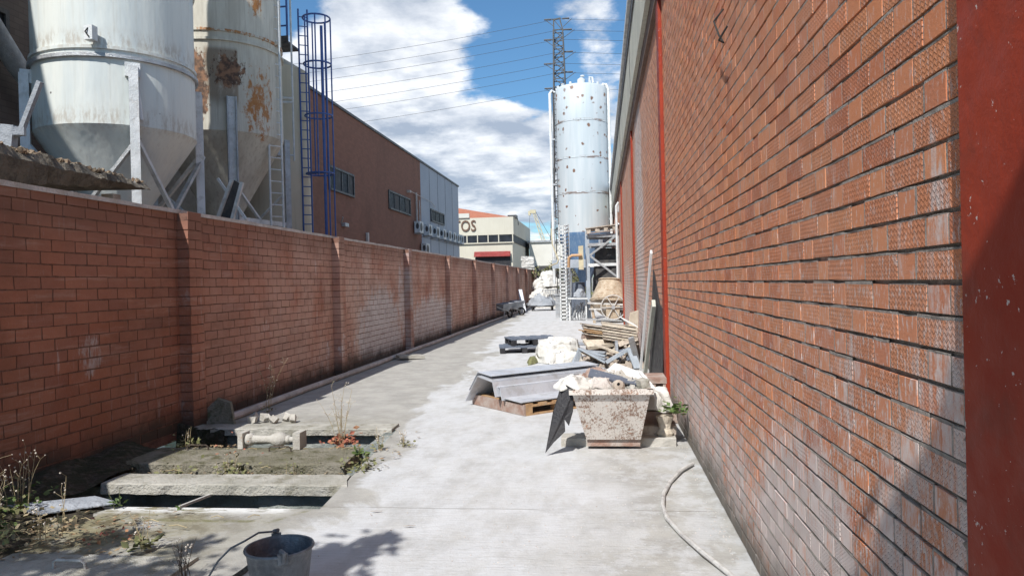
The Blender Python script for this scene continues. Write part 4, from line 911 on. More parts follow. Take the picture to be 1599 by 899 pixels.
# ---- pallet with aluminium profiles
pa = thing('wooden_pallet', 'new orange wooden pallet carrying grey sheet metal profiles', 'pallet', (-.94, 8.8, 0))
ANG = math.atan2(.66, .75); E2 = Vector((math.cos(ANG), math.sin(ANG), 0)); E1 = Vector((-math.sin(ANG), math.cos(ANG), 0)); C0 = Vector((-.93, 8.80, 0))
PRm = Matrix((E2, E1, Vector((0, 0, 1)))).transposed()
def P(u, v, z): return C0+E2*u+E1*v+Vector((0, 0, z))
for i in range(5): mk('top_board', B().box(P(.06+i*.205, .6, .132), (.10+.02*(i % 2), 1.2, .02), PRm), 'wood', pa)
for i in range(3):
    mk('stringer', B().box(P(.5, .05+i*.55, .111), (1.0, .10, .021), PRm), 'wood', pa)
    mk('bottom_board', B().box(P(.5, .05+i*.55, .011), (1.0, .10, .02), PRm), 'wood', pa)
    for u in (.05, .5, .95): mk('block', B().box(P(u, .05+i*.55, .061), (.10, .10, .078), PRm), 'wood', pa)
mk('side_panel', B().box(P(-.012, .6, .07), (.02, 1.2, .13), PRm), 'crate', pa)
# sheets on it
def strip(pts2, u0, u1, thick=.008):
    """folded sheet: profile (v, z) run from u0 to u1"""
    b = B()
    for (v0, z0), (v1, z1) in zip(pts2[:-1], pts2[1:]):
        n = Vector((0, -(z1-z0), (v1-v0))).normalized()*thick
        A = [P(u0, v0, z0), P(u0, v1, z1), P(u1, v1, z1), P(u1, v0, z0)]; o = E1*n.y+Vector((0, 0, n.z))
        b.slab(A, 1.0, o)
    return b
one('folded_sheet', strip([(.02, .16), (.42, .17), (.44, .20)], -.05, 1.35, .01), 'alu', 'flat grey sheet lying at the front of the pallet', 'sheet', P(.3, .2, .15))
one('folded_sheet', strip([(.40, .145), (.44, .30), (.52, .31), (.54, .30)], -.08, 1.5, .012), 'alu', 'upright folded grey sheet along the middle of the pallet', 'sheet', P(.3, .5, .15))
one('folded_sheet', strip([(.46, .19), (.52, .37), (.86, .41), (1.08, .17), (1.18, .06)], -.14, 1.75, .012), 'alu', 'big roof-shaped grey sheet on the back half of the pallet', 'sheet', P(.3, .9, .15))
one('folded_sheet', strip([(.60, .43), (.92, .455), (1.15, .2)], -.1, 1.7, .008), 'alu', 'second roof-shaped grey sheet nested on top of the first', 'sheet', P(.3, .9, .4))
one('long_sheet', B().slab([(-.95, 11.0, .10), (-.3, 11.3, .12), (-.3, 12.0, .14), (-1.1, 11.9, .10)], .01), 'alu', 'pale flat sheet lying behind the pallet toward the white bag', 'sheet', (-.6, 12.3, .1))
one('green_strap', B().tube([P(.9, -.06, .012), P(1.1, -.2, .012), P(1.35, -.22, .014), P(1.6, -.15, .012)], .012, 6), 'leaf', 'thin green strap on the ground between pallet and skip', 'strap', P(1.2, -.2, 0))

# ---- rusty skip
sk = thing('rusty_skip', 'tapered mortar skip with flaking white paint over rust, full of rubble', 'skip', (.09, 7.4, .02))
def frustum(b, x0, x1, y0, y1, z0, X0, X1, Y0, Y1, z1, inset=0):
    lo_ = [(x0, y0, z0), (x1, y0, z0), (x1, y1, z0), (x0, y1, z0)]; hi = [(X0, Y0, z1), (X1, Y0, z1), (X1, Y1, z1), (X0, Y1, z1)]
    return lo_, hi
lo_, hi = frustum(None, -.17, .34, 7.02, 7.72, .10, -.285, .425, 6.82, 7.95, .56)
b = B(); t_ = .02; n = 8
li = [(-.15, 7.04, .12), (.32, 7.04, .12), (.32, 7.70, .12), (-.15, 7.70, .12)]; hi2 = [(-.265, 6.84, .56), (.405, 6.84, .56), (.405, 7.93, .56), (-.265, 7.93, .56)]
b.add(lo_+hi+li+hi2, [(3, 2, 1, 0), (0, 1, 5, 4), (1, 2, 6, 5), (2, 3, 7, 6), (3, 0, 4, 7), (8, 9, 10, 11), (12, 13, 9, 8), (13, 14, 10, 9), (14, 15, 11, 10), (15, 12, 8, 11), (4, 5, 13, 12), (5, 6, 14, 13), (6, 7, 15, 14), (7, 4, 12, 15)])
mk('tub', b, 'skip', sk)
b = B()
for a_, c_ in ((0, 1), (1, 2), (2, 3), (3, 0)):
    p, q_ = Vector(hi[a_]), Vector(hi[c_]); d_ = (q_-p).normalized()*.03; b.bar(p-d_+Vector((0, 0, .02)), q_+d_+Vector((0, 0, .02)), .055, .045)
mk('rim', b, 'skip', sk)
mk('skid', B().ab((-.165, 7.05, .03), (.335, 7.7, .098)), 'crate', sk)
mk('lifting_lug', B().box((-.32, 7.3, .52), (.06, .08, .1)), 'grey_metal', sk); mk('lifting_lug', B().box((.46, 7.3, .52), (.06, .08, .1)), 'grey_metal', sk)
# what lies in it
def heap(b, n, x0, x1, y0, y1, z0, z1, s0, s1, r):
    for _ in range(n):
        x = r.uniform(x0, x1); y = r.uniform(y0, y1); t = 1-max(abs((x-(x0+x1)/2)/(x1-x0)*2), abs((y-(y0+y1)/2)/(y1-y0)*2))
        z = z0+(z1-z0)*t*r.random(); s_ = r.uniform(s0, s1)
        b.box((x, y, z), (s_*r.uniform(.6, 1.4), s_*r.uniform(.6, 1.4), s_*r.uniform(.4, .9)), Euler((r.random()*3, r.random()*3, r.random()*3)).to_matrix(), jit=s_*.15)
b = B(); heap(b, 520, -.25, .39, 6.88, 7.90, .565, .70, .02, .075, rr); struct('rubble_fill', b, 'pale_concrete', kind='stuff')
one('white_board', B().slab([(-.02, 7.30, .66), (.44, 7.22, .57), (.40, 7.8, .62), (.13, 7.85, .72)], .016, (0, -.15, 1)), 'white_board', 'bright white triangular board on top of the skip', 'board', (.2, 7.5, .65))
one('slate_board', B().slab([(-.14, 7.02, .69), (.38, 6.95, .60), (.36, 7.12, .62), (-.12, 7.28, .73)], .018, (0, -.5, 1)), 'slate_board', 'slate blue board lying across the front of the skip', 'board', (.1, 7.0, .65))
def cloth(pts_outer, zc, n_r, seed, amp, name, mat, label, cat, loc, power=3.2):
    """wrinkled fabric over a lumpy filling: closed outline, domed with steep sides and creases"""
    from mathutils import noise as N
    b = B(); cx0 = sum(p[0] for p in pts_outer)/len(pts_outer); cy0 = sum(p[1] for p in pts_outer)/len(pts_outer); n0 = len(pts_outer); NS, NR = 72, 22
    rad = max(math.hypot(p[0]-cx0, p[1]-cy0) for p in pts_outer); H_ = zc-pts_outer[0][2]; sd = Vector((seed*3.7, seed*1.3, 0))
    for i in range(NR+1):
        t = (i/NR)**.8
        for j in range(NS):
            f_ = j/NS*n0; a_ = int(f_) % n0; c_ = (a_+1) % n0; w = f_-int(f_); w = w*w*(3-2*w)
            ex = pts_outer[a_][0]*(1-w)+pts_outer[c_][0]*w; ey = pts_outer[a_][1]*(1-w)+pts_outer[c_][1]*w; ez = pts_outer[a_][2]*(1-w)+pts_outer[c_][2]*w
            x = cx0+(ex-cx0)*t; y = cy0+(ey-cy0)*t; z = ez+(zc-ez)*(1-t**power)
            q_ = Vector((x, y, z)); s1 = q_*(1.6/rad)+sd
            big = N.noise(s1); cr = 1-abs(N.noise(q_*(1.9/rad)+sd+N.noise_vector(s1)*.6))*2.4; cr2 = 1-abs(N.noise(q_*(4.2/rad)+sd))*2
            d_ = (big*.38*H_*min(1, 3*(1-t)+.15)+(max(cr, 0)**3-.35)*amp*1.4+(max(cr2, 0)**2-.3)*amp*.45)
            nx = (x-cx0)/rad; ny = (y-cy0)/rad
            b.v.append((x+nx*d_*.7, y+ny*d_*.7, max(z+d_*(1-.7*t**3), ez-.01)))
    for i in range(NR):
        for j in range(NS): b.f.append((i*NS+j, i*NS+(j+1) % NS, (i+1)*NS+(j+1) % NS, (i+1)*NS+j))
    b.f.append(tuple(range(NS))[::-1])
    k = len(b.v); b.v += [(p[0], p[1], p[2]-.012) for p in b.v[NR*NS:]]
    b.f.append(tuple(range(k, k+NS)))
    for j in range(NS): b.f.append((NR*NS+j, NR*NS+(j+1) % NS, k+(j+1) % NS, k+j))
    return one(name, b, mat, label, cat, loc, smooth=True)
def ell(cx_, cy_, rx, ry_, z, n=14, seed=0, irr=.12):
    r = random.Random(seed); return [(cx_+rx*math.cos(2*math.pi*i/n)*(1+r.uniform(-irr, irr)), cy_+ry_*math.sin(2*math.pi*i/n)*(1+r.uniform(-irr, irr)), z+r.uniform(-.02, .02)) for i in range(n)]
cloth(ell(-.27, 7.08, .17, .26, .60, seed=4, irr=.35), .70, 0, 4, .016, 'torn_bag', 'white_cloth', 'torn white bag hanging over the left lip of the skip', 'bag', (-.24, 7.08, .6))
cloth(ell(-.02, 7.0, .15, .12, .62, seed=14, irr=.3), .69, 0, 14, .008, 'crumpled_sheet', 'mortar_cap', 'crumpled dirty sheet at the front of the skip', 'sheet', (-.02, 6.98, .58))
cloth(ell(-.05, 7.55, .20, .18, .60, seed=5, irr=.25), .70, 0, 5, .02, 'brown_rag', 'crate', 'rust brown rag heaped at the back of the skip', 'rag', (-.05, 7.55, .6))
b = B().lathe([(.02, 0), (.05, .005), (.06, .03), (.045, .06), (.015, .07)], 14, (.14, 6.90, .615), Matrix.Rotation(R(60), 3, 'X')); one('cement_lump', dented(b, .008, 12), 'grey_wood', 'round brown cement lump on the slate blue board', 'stone', (.14, 6.9, .62), smooth=True)
one('rubble_stone', dented(B().box((.37, 6.92, .64), (.10, .09, .09), rotz(.6), jit=.02), .01, 9), 'concrete', 'grey stone at the right front corner of the skip', 'stone', (.37, 6.92, .6))
one('white_lath', B().bar((.36, 7.3, .70), (.46, 6.86, .60), .03, .02), 'white_board', 'thin white lath resting on the right rim of the skip', 'lath', (.4, 7.1, .6))
one('black_sheet', B().slab([(-.385, 6.93, .655), (-.27, 6.84, .60), (-.285, 6.83, .40), (-.325, 6.82, .27), (-.365, 6.82, .33), (-.36, 6.8, .22), (-.47, 6.78, .12), (-.545, 6.76, .03), (-.47, 6.85, .40)], .006, (.3, 1, 0)), 'black', 'ragged black plastic sheet hanging from the left lip of the skip', 'sheet', (-.35, 6.85, .3))
# under and beside it
one('stone_beam', rough_slab(-.42, .68, 7.16, 7.40, 0, .085, 0, .005, 31, 14), 'pale_concrete', 'pale stone beam lying crosswise under the skip', 'beam', (.1, 7.28, 0))
one('timber_block', B().ab((.36, 7.30, .09), (.70, 7.75, .17), jit=.01), 'grey_wood', 'thick weathered timber beside the skip under the white sack', 'timber', (.5, 7.5, .1))
one('timber_block', B().ab((.36, 7.42, .17), (.72, 7.9, .29), jit=.01), 'crate', 'dark brown timber on top of the weathered timber', 'timber', (.5, 7.7, .2))
b = B().lathe([(.0, 0), (.075, 0), (.085, .03), (.055, .075), (.06, .12), (.085, .17), (.09, .19), (0, .19)], 10, (.585, 7.28, .085)); one('cut_stump', dented(b, .012, 8), 'beige_board', 'short worn tan stone stump in front of the timbers', 'stump', (.585, 7.28, .085))
cloth(ell(.54, 7.55, .17, .22, .32, seed=8, irr=.1), .50, 0, 8, .012, 'white_sack', 'white_cloth', 'bulging white sack between the skip and the right wall', 'sack', (.54, 7.55, .32))
b = B()
for i in range(4): b.ab((.44, 8.45, .10*i+.02), (.70, 8.50, .10*i+.085)).ab((.44, 8.85, .10*i+.02), (.70, 8.9, .10*i+.085)).ab((.44, 8.5, .10*i+.02), (.46, 8.85, .10*i+.085)).ab((.68, 8.5, .10*i+.02), (.70, 8.85, .10*i+.085))
for x in (.44, .56, .67): b.ab((x, 8.44, 0), (x+.03, 8.449, .5))
b.ab((.43, 8.43, .43), (.71, 8.92, .49))
one('slatted_crate', b, 'crate', 'brown slatted crate behind the white sack against the right wall', 'crate', (.57, 8.65, 0))

# ---- big white bag, black pallets, pile of doors and slats
cloth(ell(-.88, 14.95, .46, .66, .02, 14, 41, .14), .44, 0, 47, .05, 'big_white_bag', 'white_cloth', 'big crumpled white sack on the ground before the plank pile', 'bag', (-.92, 14.95, 0), power=7)
cloth(ell(-.75, 14.5, .40, .25, .02, 16, 43, .15), .26, 0, 43, .03, 'folded_cloth', 'white_cloth', 'low fold of white cloth at the foot of the big sack', 'cloth', (-.75, 14.5, 0))
cloth(ell(-1.38, 14.7, .12, .42, .01, 12, 44, .35), .11, 0, 44, .02, 'green_bag', 'leaf_olive', 'limp olive green bag at the left edge of the big white sack', 'bag', (-1.40, 14.7, 0))
def plastic_pallet(label):
    t = thing('plastic_pallet', label, 'pallet', (0, 0, 0), 'black plastic pallets')
    d_ = B().box((0, 0, .14), (1.15, .85, .03))
    for x in (-.4, -.13, .13, .4): d_.box((x, 0, .158), (.14, .85, .012))
    mk('deck', d_, 'slate_board', t)
    for x in (-.5, 0, .5):
        for y in (-.36, 0, .36): mk('foot', B().box((x, y, .0625), (.12, .12, .125)), 'black', t)
    return t
p0_ = plastic_pallet('lower black plastic pallet left of the big white sack'); p0_.location = (-1.82, 17.1, 0); p0_.rotation_euler = (0, 0, .15)
dup(p0_, (-1.66, 17.35, .165), .32, 'upper black plastic pallet left of the big white sack')
def board(c, sz, eul, mat, label, cat='board', name='loose_board', group=None):
    o = one(name, B().box((0, 0, 0), sz, None, jit=min(sz)*.08), mat, label, cat, (0, 0, 0), group); o.location = c; o.rotation_euler = eul; return o
for i in range(6): board((.34+rr.uniform(-.02, .02), 14.5+rr.uniform(-.05, .05), .46+i*.052), (.66, .95, .032), (0, .17, .05*rr.random()), 'beige_board' if i % 2 else 'grey_wood', ['lowest', 'second lowest', 'third lowest', 'third highest', 'second highest', 'topmost'][i]+' pale plank of the tidy right hand stack', 'plank', 'pale_plank', 'pale planks stacked on the pile')
for i in range(5): board((-.10+rr.uniform(-.03, .03), 14.55, .55+i*.042), (.56, .7, .022), (0, .16, .3*rr.random()), 'wood' if i in (1, 2) else 'grey_wood', ['lowest', 'second lowest', 'middle', 'second highest', 'topmost'][i]+' brown plank of the loose left hand stack', 'plank', 'brown_plank', 'brown planks stacked on the pile')
board((-.12, 14.6, .48), (.50, .5, .10), (0, .1, .2), 'crate', 'dark brown timber bearer under the brown planks', 'timber', 'timber_block')
board((.2, 15.1, .30), (1.0, .7, .5), (0, 0, .1), 'crate', 'dark wooden crate carrying the plank pile', 'crate', 'wooden_crate')
board((.05, 14.5, .84), (.95, .12, .03), (0, .08, .12), 'grey_metal', 'thin grey bar on top of the plank pile', 'bar', 'metal_bar')
board((.52, 14.4, .80), (.30, .5, .015), (.1, .5, .2), 'white_board', 'white sheet sloping off the top right of the plank pile', 'sheet', 'white_sheet')
board((-.02, 14.2, .43), (.62, .4, .07), (.3, -.10, .25), 'beige_board', 'pale grey door leaf lying in the middle of the pile', 'board')
board((.27, 14.0, .36), (.34, .05, .04), (0, -.75, .1), 'beige_board', 'short pale stick propped under the door leaf', 'stick', 'short_stick')
# angled grey frames: nested corner profiles
for i in range(4):
    s_ = i*.035
    b = B().bar((-.52-s_*.3, 13.62+s_, .05), (-.40, 13.7+s_, .36-s_*.4), .03, .10).bar((-.40, 13.7+s_, .36-s_*.4), (.06, 13.5+s_, .12+s_*1.6), .10, .03)
    tag(mk('corner_profile', b, 'tarp' if i % 2 else 'slate_steel', None, (-.4, 13.6+s_, .05)), ['outermost', 'second', 'third', 'innermost'][i]+' grey bent corner profile nested at the front of the plank pile', 'profile', 'nested corner profiles')
one('corner_profile', B().bar((.06, 13.5, .12), (.50, 13.6, .36), .05, .06).bar((.50, 13.6, .36), (.62, 13.35, .02), .14, .03), 'slate_steel', 'grey frame rising to the right of the nested corner profiles', 'profile', (.4, 13.5, .1))
one('slate_board', B().slab([(.18, 13.72, .10), (.55, 13.8, .10), (.52, 13.9, .36), (.3, 13.9, .3)], .02, (0, 1, 0)), 'slate_board', 'slate blue panel in the dark hollow of the pile', 'panel', (.4, 13.8, .1))
for i in range(5):
    a = rr.uniform(-.9, .9); board((rr.uniform(.25, .65), 13.9+rr.uniform(-.1, .3), rr.uniform(.2, .42)), (.05, .04, rr.uniform(.3, .55)), (rr.uniform(-.3, .3), a, rr.random()), ['grey_wood', 'crate', 'beige_board', 'grey_wood', 'tarp'][i], ['weathered stick sticking out of the right of the pile', 'dark brown stick deep in the right of the pile', 'beige stick jutting from the right of the pile', 'second weathered stick crossing the pile', 'grey strip leaning in the right of the pile'][i], 'stick', 'loose_stick')
for i, (c, sz, eu, mt, lb_) in enumerate((((-.25, 13.9, .22), (.5, .35, .012), (.25, .35, .6), 'beige_board', 'torn beige sheet sloping at the left of the nested profiles'),
        ((.45, 14.05, .50), (.38, .30, .012), (.6, -.3, .2), 'grey_wood', 'broken grey sheet lying under the tidy plank stack'),
        ((.10, 13.75, .34), (.55, .06, .03), (.1, .3, -.5), 'beige_board', 'pale moulding thrown across the nested profiles'),
        ((.58, 13.5, .30), (.10, .04, .62), (.35, -.35, .3), 'grey_metal', 'grey metal strip standing askew at the right of the pile'),
        ((-.45, 15.5, .30), (.7, .3, .01), (.2, .1, .9), 'tarp', 'thin grey sheet behind the big white sack'))):
    board(c, sz, eu, mt, lb_, 'scrap sheet', 'scrap_sheet')
b = B(); heap(b, 160, -.4, .7, 13.5, 14.6, .02, .30, .04, .14, rr); struct('rubble_heap', b, 'grey_wood', kind='stuff')
one('window_frame_scrap', B().bar((-1.25, 15.9, .35), (-.95, 15.9, .28), .03).bar((-1.25, 15.9, .25), (-.85, 15.9, .17), .02).bar((-.95, 15.9, .28), (-.90, 15.9, .40), .02).bar((-.9, 15.9, .40), (-.6, 15.9, .28), .025), 'grey_metal', 'bent grey frame poking up behind the big white sack', 'frame', (-.9, 15.9, .2))

# ---- boards leaning on the right wall
one('leaning_plank', B().bar((.765, 11.25, 2.02), (.62, 12.55, .0), .10, .03, up=(1, 0, 0)), 'white_board', 'tall white plank leaning against the right wall', 'plank', (.62, 12.5, 0))
one('leaning_plank', B().bar((.735, 10.55, 1.27), (.665, 12.1, 0), .12, .05, up=(1, 0, 0)), 'fascia', 'shorter grey green plank leaning in front of the black shadow panel', 'plank', (.64, 12.0, 0))
one('gap_shadow_sheet', B().slab([(.745, 9.65, 0), (.745, 12.2, 0), (.79, 11.3, 1.75), (.79, 10.3, 1.25), (.79, 9.75, 1.22)], .012, (1, 0, 0)), 'black', 'black panel put in for the shadow gap between the planks and right wall', 'panel', (.77, 10.7, 0))  # black sheet stands in for the shadow between planks and wall
one('beige_door', B().slab([(.44, 14.8, 0), (.70, 14.9, 0), (.74, 15.0, 1.0), (.56, 14.9, .95)], .04, (0, 1, 0)), 'beige_board', 'narrow beige door leaf standing behind the leaning planks', 'board', (.6, 14.9, 0))

# ---- concrete mixer
mx = thing('concrete_mixer', 'big cement crusted concrete mixer with a large spoked hand wheel', 'mixer', (.33, 28.9, 0)); mc = Vector((.33, 28.9, 0))
tl = Matrix.Rotation(R(-8), 3, 'X')
mk('drum', dented(B().lathe([(.0, .25), (.25, .25), (.62, .52), (.74, .80), (.73, .95), (.40, 1.62), (.44, 1.66), (.40, 1.70), (.34, 1.62), (.66, .95), (.5, .6), (0, .5)], 44, mc, tl), .03, 2.5), 'mixer', mx, smooth=True)
mk('drum_band', B().ring(mc+Vector((0, 0, .88)), .755, .035, 40, 6, tl), 'mixer', mx, smooth=True)
wr = Matrix.Rotation(R(90), 3, 'X'); wc = mc+Vector((.12, -.82, .60))
wh = mk('hand_wheel', B().ring(wc, .46, .022, 36, 6, wr), 'hose', mx, smooth=True)
for a in (0, 60, 120): d_ = Vector((math.cos(R(a)), 0, math.sin(R(a))))*.46; mk('spoke', B().bar(wc-d_, wc+d_, .03), 'hose', wh)
mk('hub', B().tube([wc+Vector((0, -.06, 0)), wc+Vector((0, .15, 0))], .07, 12), 'grey_metal', wh)
mk('yoke_bar', B().bar(mc+Vector((-.85, -.72, .78)), mc+Vector((.82, -.72, .66)), .07), 'hose', mx); mk('yoke_bar', B().bar(mc+Vector((-.8, -.72, .55)), mc+Vector((.8, -.72, .50)), .06), 'hose', mx)
for s_ in (-1, 1):
    mk('frame_leg', B().bar(mc+Vector((s_*.72, -.6, .8)), mc+Vector((s_*.60, -.65, 0)), .09), 'mixer', mx); mk('frame_leg', B().bar(mc+Vector((s_*.72, .5, .8)), mc+Vector((s_*.60, .6, 0)), .09), 'mixer', mx)
mk('gear_case', B().box(mc+Vector((.1, -.62, .42)), (.5, .3, .5), jit=.03), 'mixer', mx)

# ---- steel rack beside the mixer
rk = thing('steel_rack', 'tall pale blue steel rack with diagonal braces and a pallet of scrap on top', 'rack', (.15, 31.4, 0))
for x, y, w, mt in ((-.52, 30.9, .17, 'slate_steel'), (.74, 30.9, .12, 'grey_metal'), (-.52, 32.6, .12, 'slate_steel'), (.74, 32.6, .12, 'grey_metal')):
    mk('post', B().box((x, y, 1.85), (w, .1, 3.7)), mt, rk)
for z, mt in ((3.48, 'grey_metal'), (1.98+.3, 'white_metal'), (3.12, 'grey_metal')):
    mk('beam', B().bar((-.5, 30.84, z), (.74, 30.84, z+.0), .06, .12), mt, rk); mk('beam', B().bar((-.5, 32.6, z), (.74, 32.6, z), .06, .12), mt, rk)
mk('brace', B().bar((-.42, 30.8, 2.68), (.66, 30.8, 3.45), .08), 'grey_metal', rk); mk('brace', B().bar((-.42, 30.8, 2.66), (.70, 30.8, 1.75), .08), 'grey_metal', rk); mk('brace', B().bar((.2, 30.8, 1.4), (.72, 30.8, 1.72), .07), 'grey_metal', rk)
mk('dark_interior', B().slab([(-.35, 31.6, 1.2), (.68, 31.6, 1.0), (.68, 31.6, 3.0), (-.2, 31.6, 3.0)], .6, (0, 1, 0)), 'dark_metal', rk)  # dark slab filling the interior of the rack
tp = thing('scrap_pallet', 'grey wooden pallet with scrap sitting on top of the steel rack', 'pallet', (.15, 31.4, 3.7))
mk('deck', B().bar((-.58, 30.7, 3.78), (.86, 30.7, 3.93), .12, .04).box((.14, 31.6, 3.84), (1.4, 1.7, .04), Euler((0, -.1, 0)).to_matrix()), 'grey_wood', tp)
for i in range(4): mk('block', B().box((-.45+i*.36, 30.75, 3.66+i*.035), (.16, .16, .14), jit=.02), 'grey_wood', tp)
mk('bottom_board', B().bar((-.58, 30.72, 3.57), (.86, 30.72, 3.70), .1, .03), 'crate', tp)
one('bent_pipe', B().tube([(.72, 30.7, 3.96), (.85, 30.65, 3.9), (.95, 30.6, 3.65), (.95, 30.6, 3.4), (.88, 30.6, 1.5)], .05, 8), 'grey_metal', 'grey pipe bending down from the rack top to the right wall', 'pipe', (.9, 30.6, 3.5), smooth=True)
one('electric_box', B().box((-.78, 30.6, 2.58), (.20, .25, .98), jit=.01), 'yellow', 'tall pale yellow cabinet left of the rack post', 'cabinet', (-.78, 30.6, 2.1))
one('orange_pipe', B().tube([(-.75, 30.4, 2.68), (-1.15, 30.4, 2.68), (-1.28, 30.45, 2.60), (-1.30, 30.5, 2.2)], .06, 10), 'orange', 'bent orange pipe between the lattice mast and the yellow cabinet', 'pipe', (-1, 30.4, 2.6), smooth=True)
one('blue_barrel', B().lathe([(.0, 0), (.27, 0), (.29, .3), (.27, .6), (.29, .62), (0, .64)], 20, (-.95, 31.6, .95)).box((-.95, 31.6, .5), (.7, .6, .9), jit=.02), 'slate_board', 'dark blue drum on a box left of the steel rack', 'drum', (-.95, 31.6, 0), smooth=True)
rsh = thing('low_shelf', 'low white shelf stuffed with grey scrap between the mast and the rack', 'shelf', (-.95, 30.6, 0))
mk('shelf_board', B().bar((-1.35, 30.4, .92), (-.55, 30.4, .90), .5, .05), 'white_metal', rsh)
for x in (-1.3, -.62): mk('leg', B().ab((x-.03, 30.4, 0), (x+.03, 30.46, .9)), 'white_metal', rsh)
b = B(); 
for i in range(26): x = rr.uniform(-1.25, -.66); b.bar((x, 30.45+rr.random()*.3, .02), (x+rr.uniform(-.25, .25), 30.5+rr.random()*.3, rr.uniform(.3, .8)), .035)
mk('scrap', b, 'grey_metal', rsh)['kind'] = 'stuff'
cloth(ell(-.85, 30.55, .26, .25, .98, 12, 61, .2), 1.28, 0, 61, .03, 'folded_tarp', 'tarp', 'grey tarpaulin folded on the low shelf', 'tarp', (-.85, 30.55, .98))
lm = thing('lattice_mast', 'pale lattice mast with close rungs standing left of the steel rack', 'mast', (-1.55, 31, 0))
b = B(); cs = [(-1.68, 30.85), (-1.44, 30.85), (-1.30, 31.25), (-1.55, 31.25)]
for i, (x, y) in enumerate(cs): mk('rail', B().ab((x-.025, y-.025, 0), (x+.025, y+.025, 4.0)), 'white_metal', lm)
for i in range(26):
    z = .1+i*.153
    rg = B().bar((-1.68, 30.84, z), (-1.44, 30.84, z), .03, .045).bar((-1.44, 30.85, z-.02), (-1.30, 31.25, z+.08), .025, .05)
    mk('rung', rg, 'white_metal', lm)
mk('face_plate', B().ab((-1.66, 30.9, 0), (-1.47, 30.93, 1.6)), 'hose', lm)
one('climbing_hose', B().tube([(-2.05, 31.5, 3.9), (-2.0, 31.3, 3.2), (-1.85, 31.2, 2.8), (-1.75, 31.1, 2.55), (-1.8, 31, 2.4), (-2.1, 31.2, 2.3)], .03, 6), 'yellow', 'thin yellow hose looping beside the lattice mast', 'hose', (-2, 31.2, 2.4))
one('blue_trough', B().ab((-2.6, 40.0, 2.35), (-.55, 40.4, 2.8)), 'slate_steel', 'pale blue steel trough under the blue hopper', 'trough', (-1.5, 40.2, 2.35))
one('grey_bin', B().ab((-2.05, 33.2, 0), (-1.72, 33.8, 1.0)).ab((-2.1, 33.15, 1.0), (-1.66, 33.85, 1.06)), 'grey_metal', 'narrow pale grey bin left of the lattice mast', 'bin', (-1.9, 33.5, 0))

# ---- wheelbarrows, tarp heap and rubble bags far down the alley
def barrow(label):
    t = thing('wheelbarrow', label, 'wheelbarrow', (0, 0, 0), 'wheelbarrows by the left wall')
    b = B(); lo2 = [(-.18, -.25, .35), (.18, -.25, .35), (.18, .25, .35), (-.18, .25, .35)]; hi3 = [(-.34, -.40, .66), (.34, -.40, .66), (.34, .48, .70), (-.34, .48, .70)]
    b.add(lo2+hi3, [(0, 1, 2, 3), (0, 4, 5, 1), (1, 5, 6, 2), (2, 6, 7, 3), (3, 7, 4, 0)]); mk('tray', b, 'tarp', t)
    mk('wheel', B().ring((0, .55, .19), .17, .04, 20, 8, Matrix.Rotation(R(90), 3, 'Y')), 'rubber', t, smooth=True)
    for s_ in (-1, 1):
        mk('handle', B().tube([(0+s_*.05, .55, .2), (s_*.2, .1, .34), (s_*.3, -.5, .45), (s_*.3, -.85, .55)], .02, 6), 'grey_metal', t); mk('leg', B().tube([(s_*.24, -.2, .38), (s_*.26, -.3, .0)], .02, 6), 'grey_metal', t)
    return t
w0 = barrow('nearest cement crusted wheelbarrow by the left wall'); w0.location = (-4.5, 33.6, 0); w0.rotation_euler = (0, 0, -.5)
dup(w0, (-4.38, 36.2, 0), -.9, 'second wheelbarrow tipped toward the alley'); dup(w0, (-4.4, 38.6, 0), .4, 'farthest wheelbarrow by the left wall')
one('leaning_sheet', B().slab([(-4.35, 39.9, 0), (-4.05, 39.9, 0), (-4.3, 40.2, 1.25), (-4.5, 40.2, 1.25)], .02, (0, 1, 0)), 'alu', 'pale pointed sheet leaning on the left wall beyond the wheelbarrows', 'sheet', (-4.3, 40, 0))
tr = thing('tarp_trolley', 'low trolley heaped with grey tarpaulin in the far alley', 'trolley', (-3.35, 42.2, 0))
mk('deck', B().ab((-4.0, 41.6, .22), (-2.7, 42.8, .3)), 'black', tr)
for x in (-3.9, -2.8):
    for y in (41.7, 42.7): mk('wheel', B().ring((x, y, .12), .09, .035, 16, 6, Matrix.Rotation(R(90), 3, 'Y')), 'rubber', tr)
cloth(ell(-3.35, 42.2, .8, .7, .30, 16, 71, .15), .85, 0, 71, .07, 'grey_tarp', 'tarp', 'crumpled grey tarpaulin on the low trolley', 'tarp', (-3.35, 42.2, .3))
for i, (x, y, z, rx, ry_, h) in enumerate(((-3.5, 42.4, .75, .55, .5, .45), (-3.3, 47.0, 0, 1.0, .9, .9), (-3.3, 47.0, .85, .85, .8, .55), (-3.2, 47.2, 1.35, .8, .7, .5), (-3.35, 47.4, 1.8, .6, .6, .55), (-2.6, 46.2, 0, .6, .6, .6), (-3.9, 49, 1.2, .8, .8, .9))):
    cloth(ell(x, y, rx, ry_, z, 12, 80+i, .2), z+h, 0, 80+i, .06, 'rubble_bag', 'white_cloth' if i != 5 else 'pale_concrete', ['white bag on top of the grey tarpaulin', 'bottom white bag of the far stack', 'second white bag of the far stack', 'third white bag of the far stack', 'topmost white bag of the far stack', 'small grey bag right of the far stack', 'bag behind the far stack next to the left wall'][i], 'bag', (x, y, z), )
b = B()
for i in range(14): b.ab((-3.95+.1*i, 45.9, .55+.0), (-3.9+.1*i, 45.95, 1.1))
b.ab((-4.0, 45.88, 1.1), (-2.55, 45.97, 1.16)); one('wire_basket', b, 'grey_metal', 'grey wire basket in front of the far bag stack', 'basket', (-3.3, 45.9, .5))
fe = thing('back_fence', 'dark green fence closing the far end of the alley', 'fence', (-2, 55.5, 0))
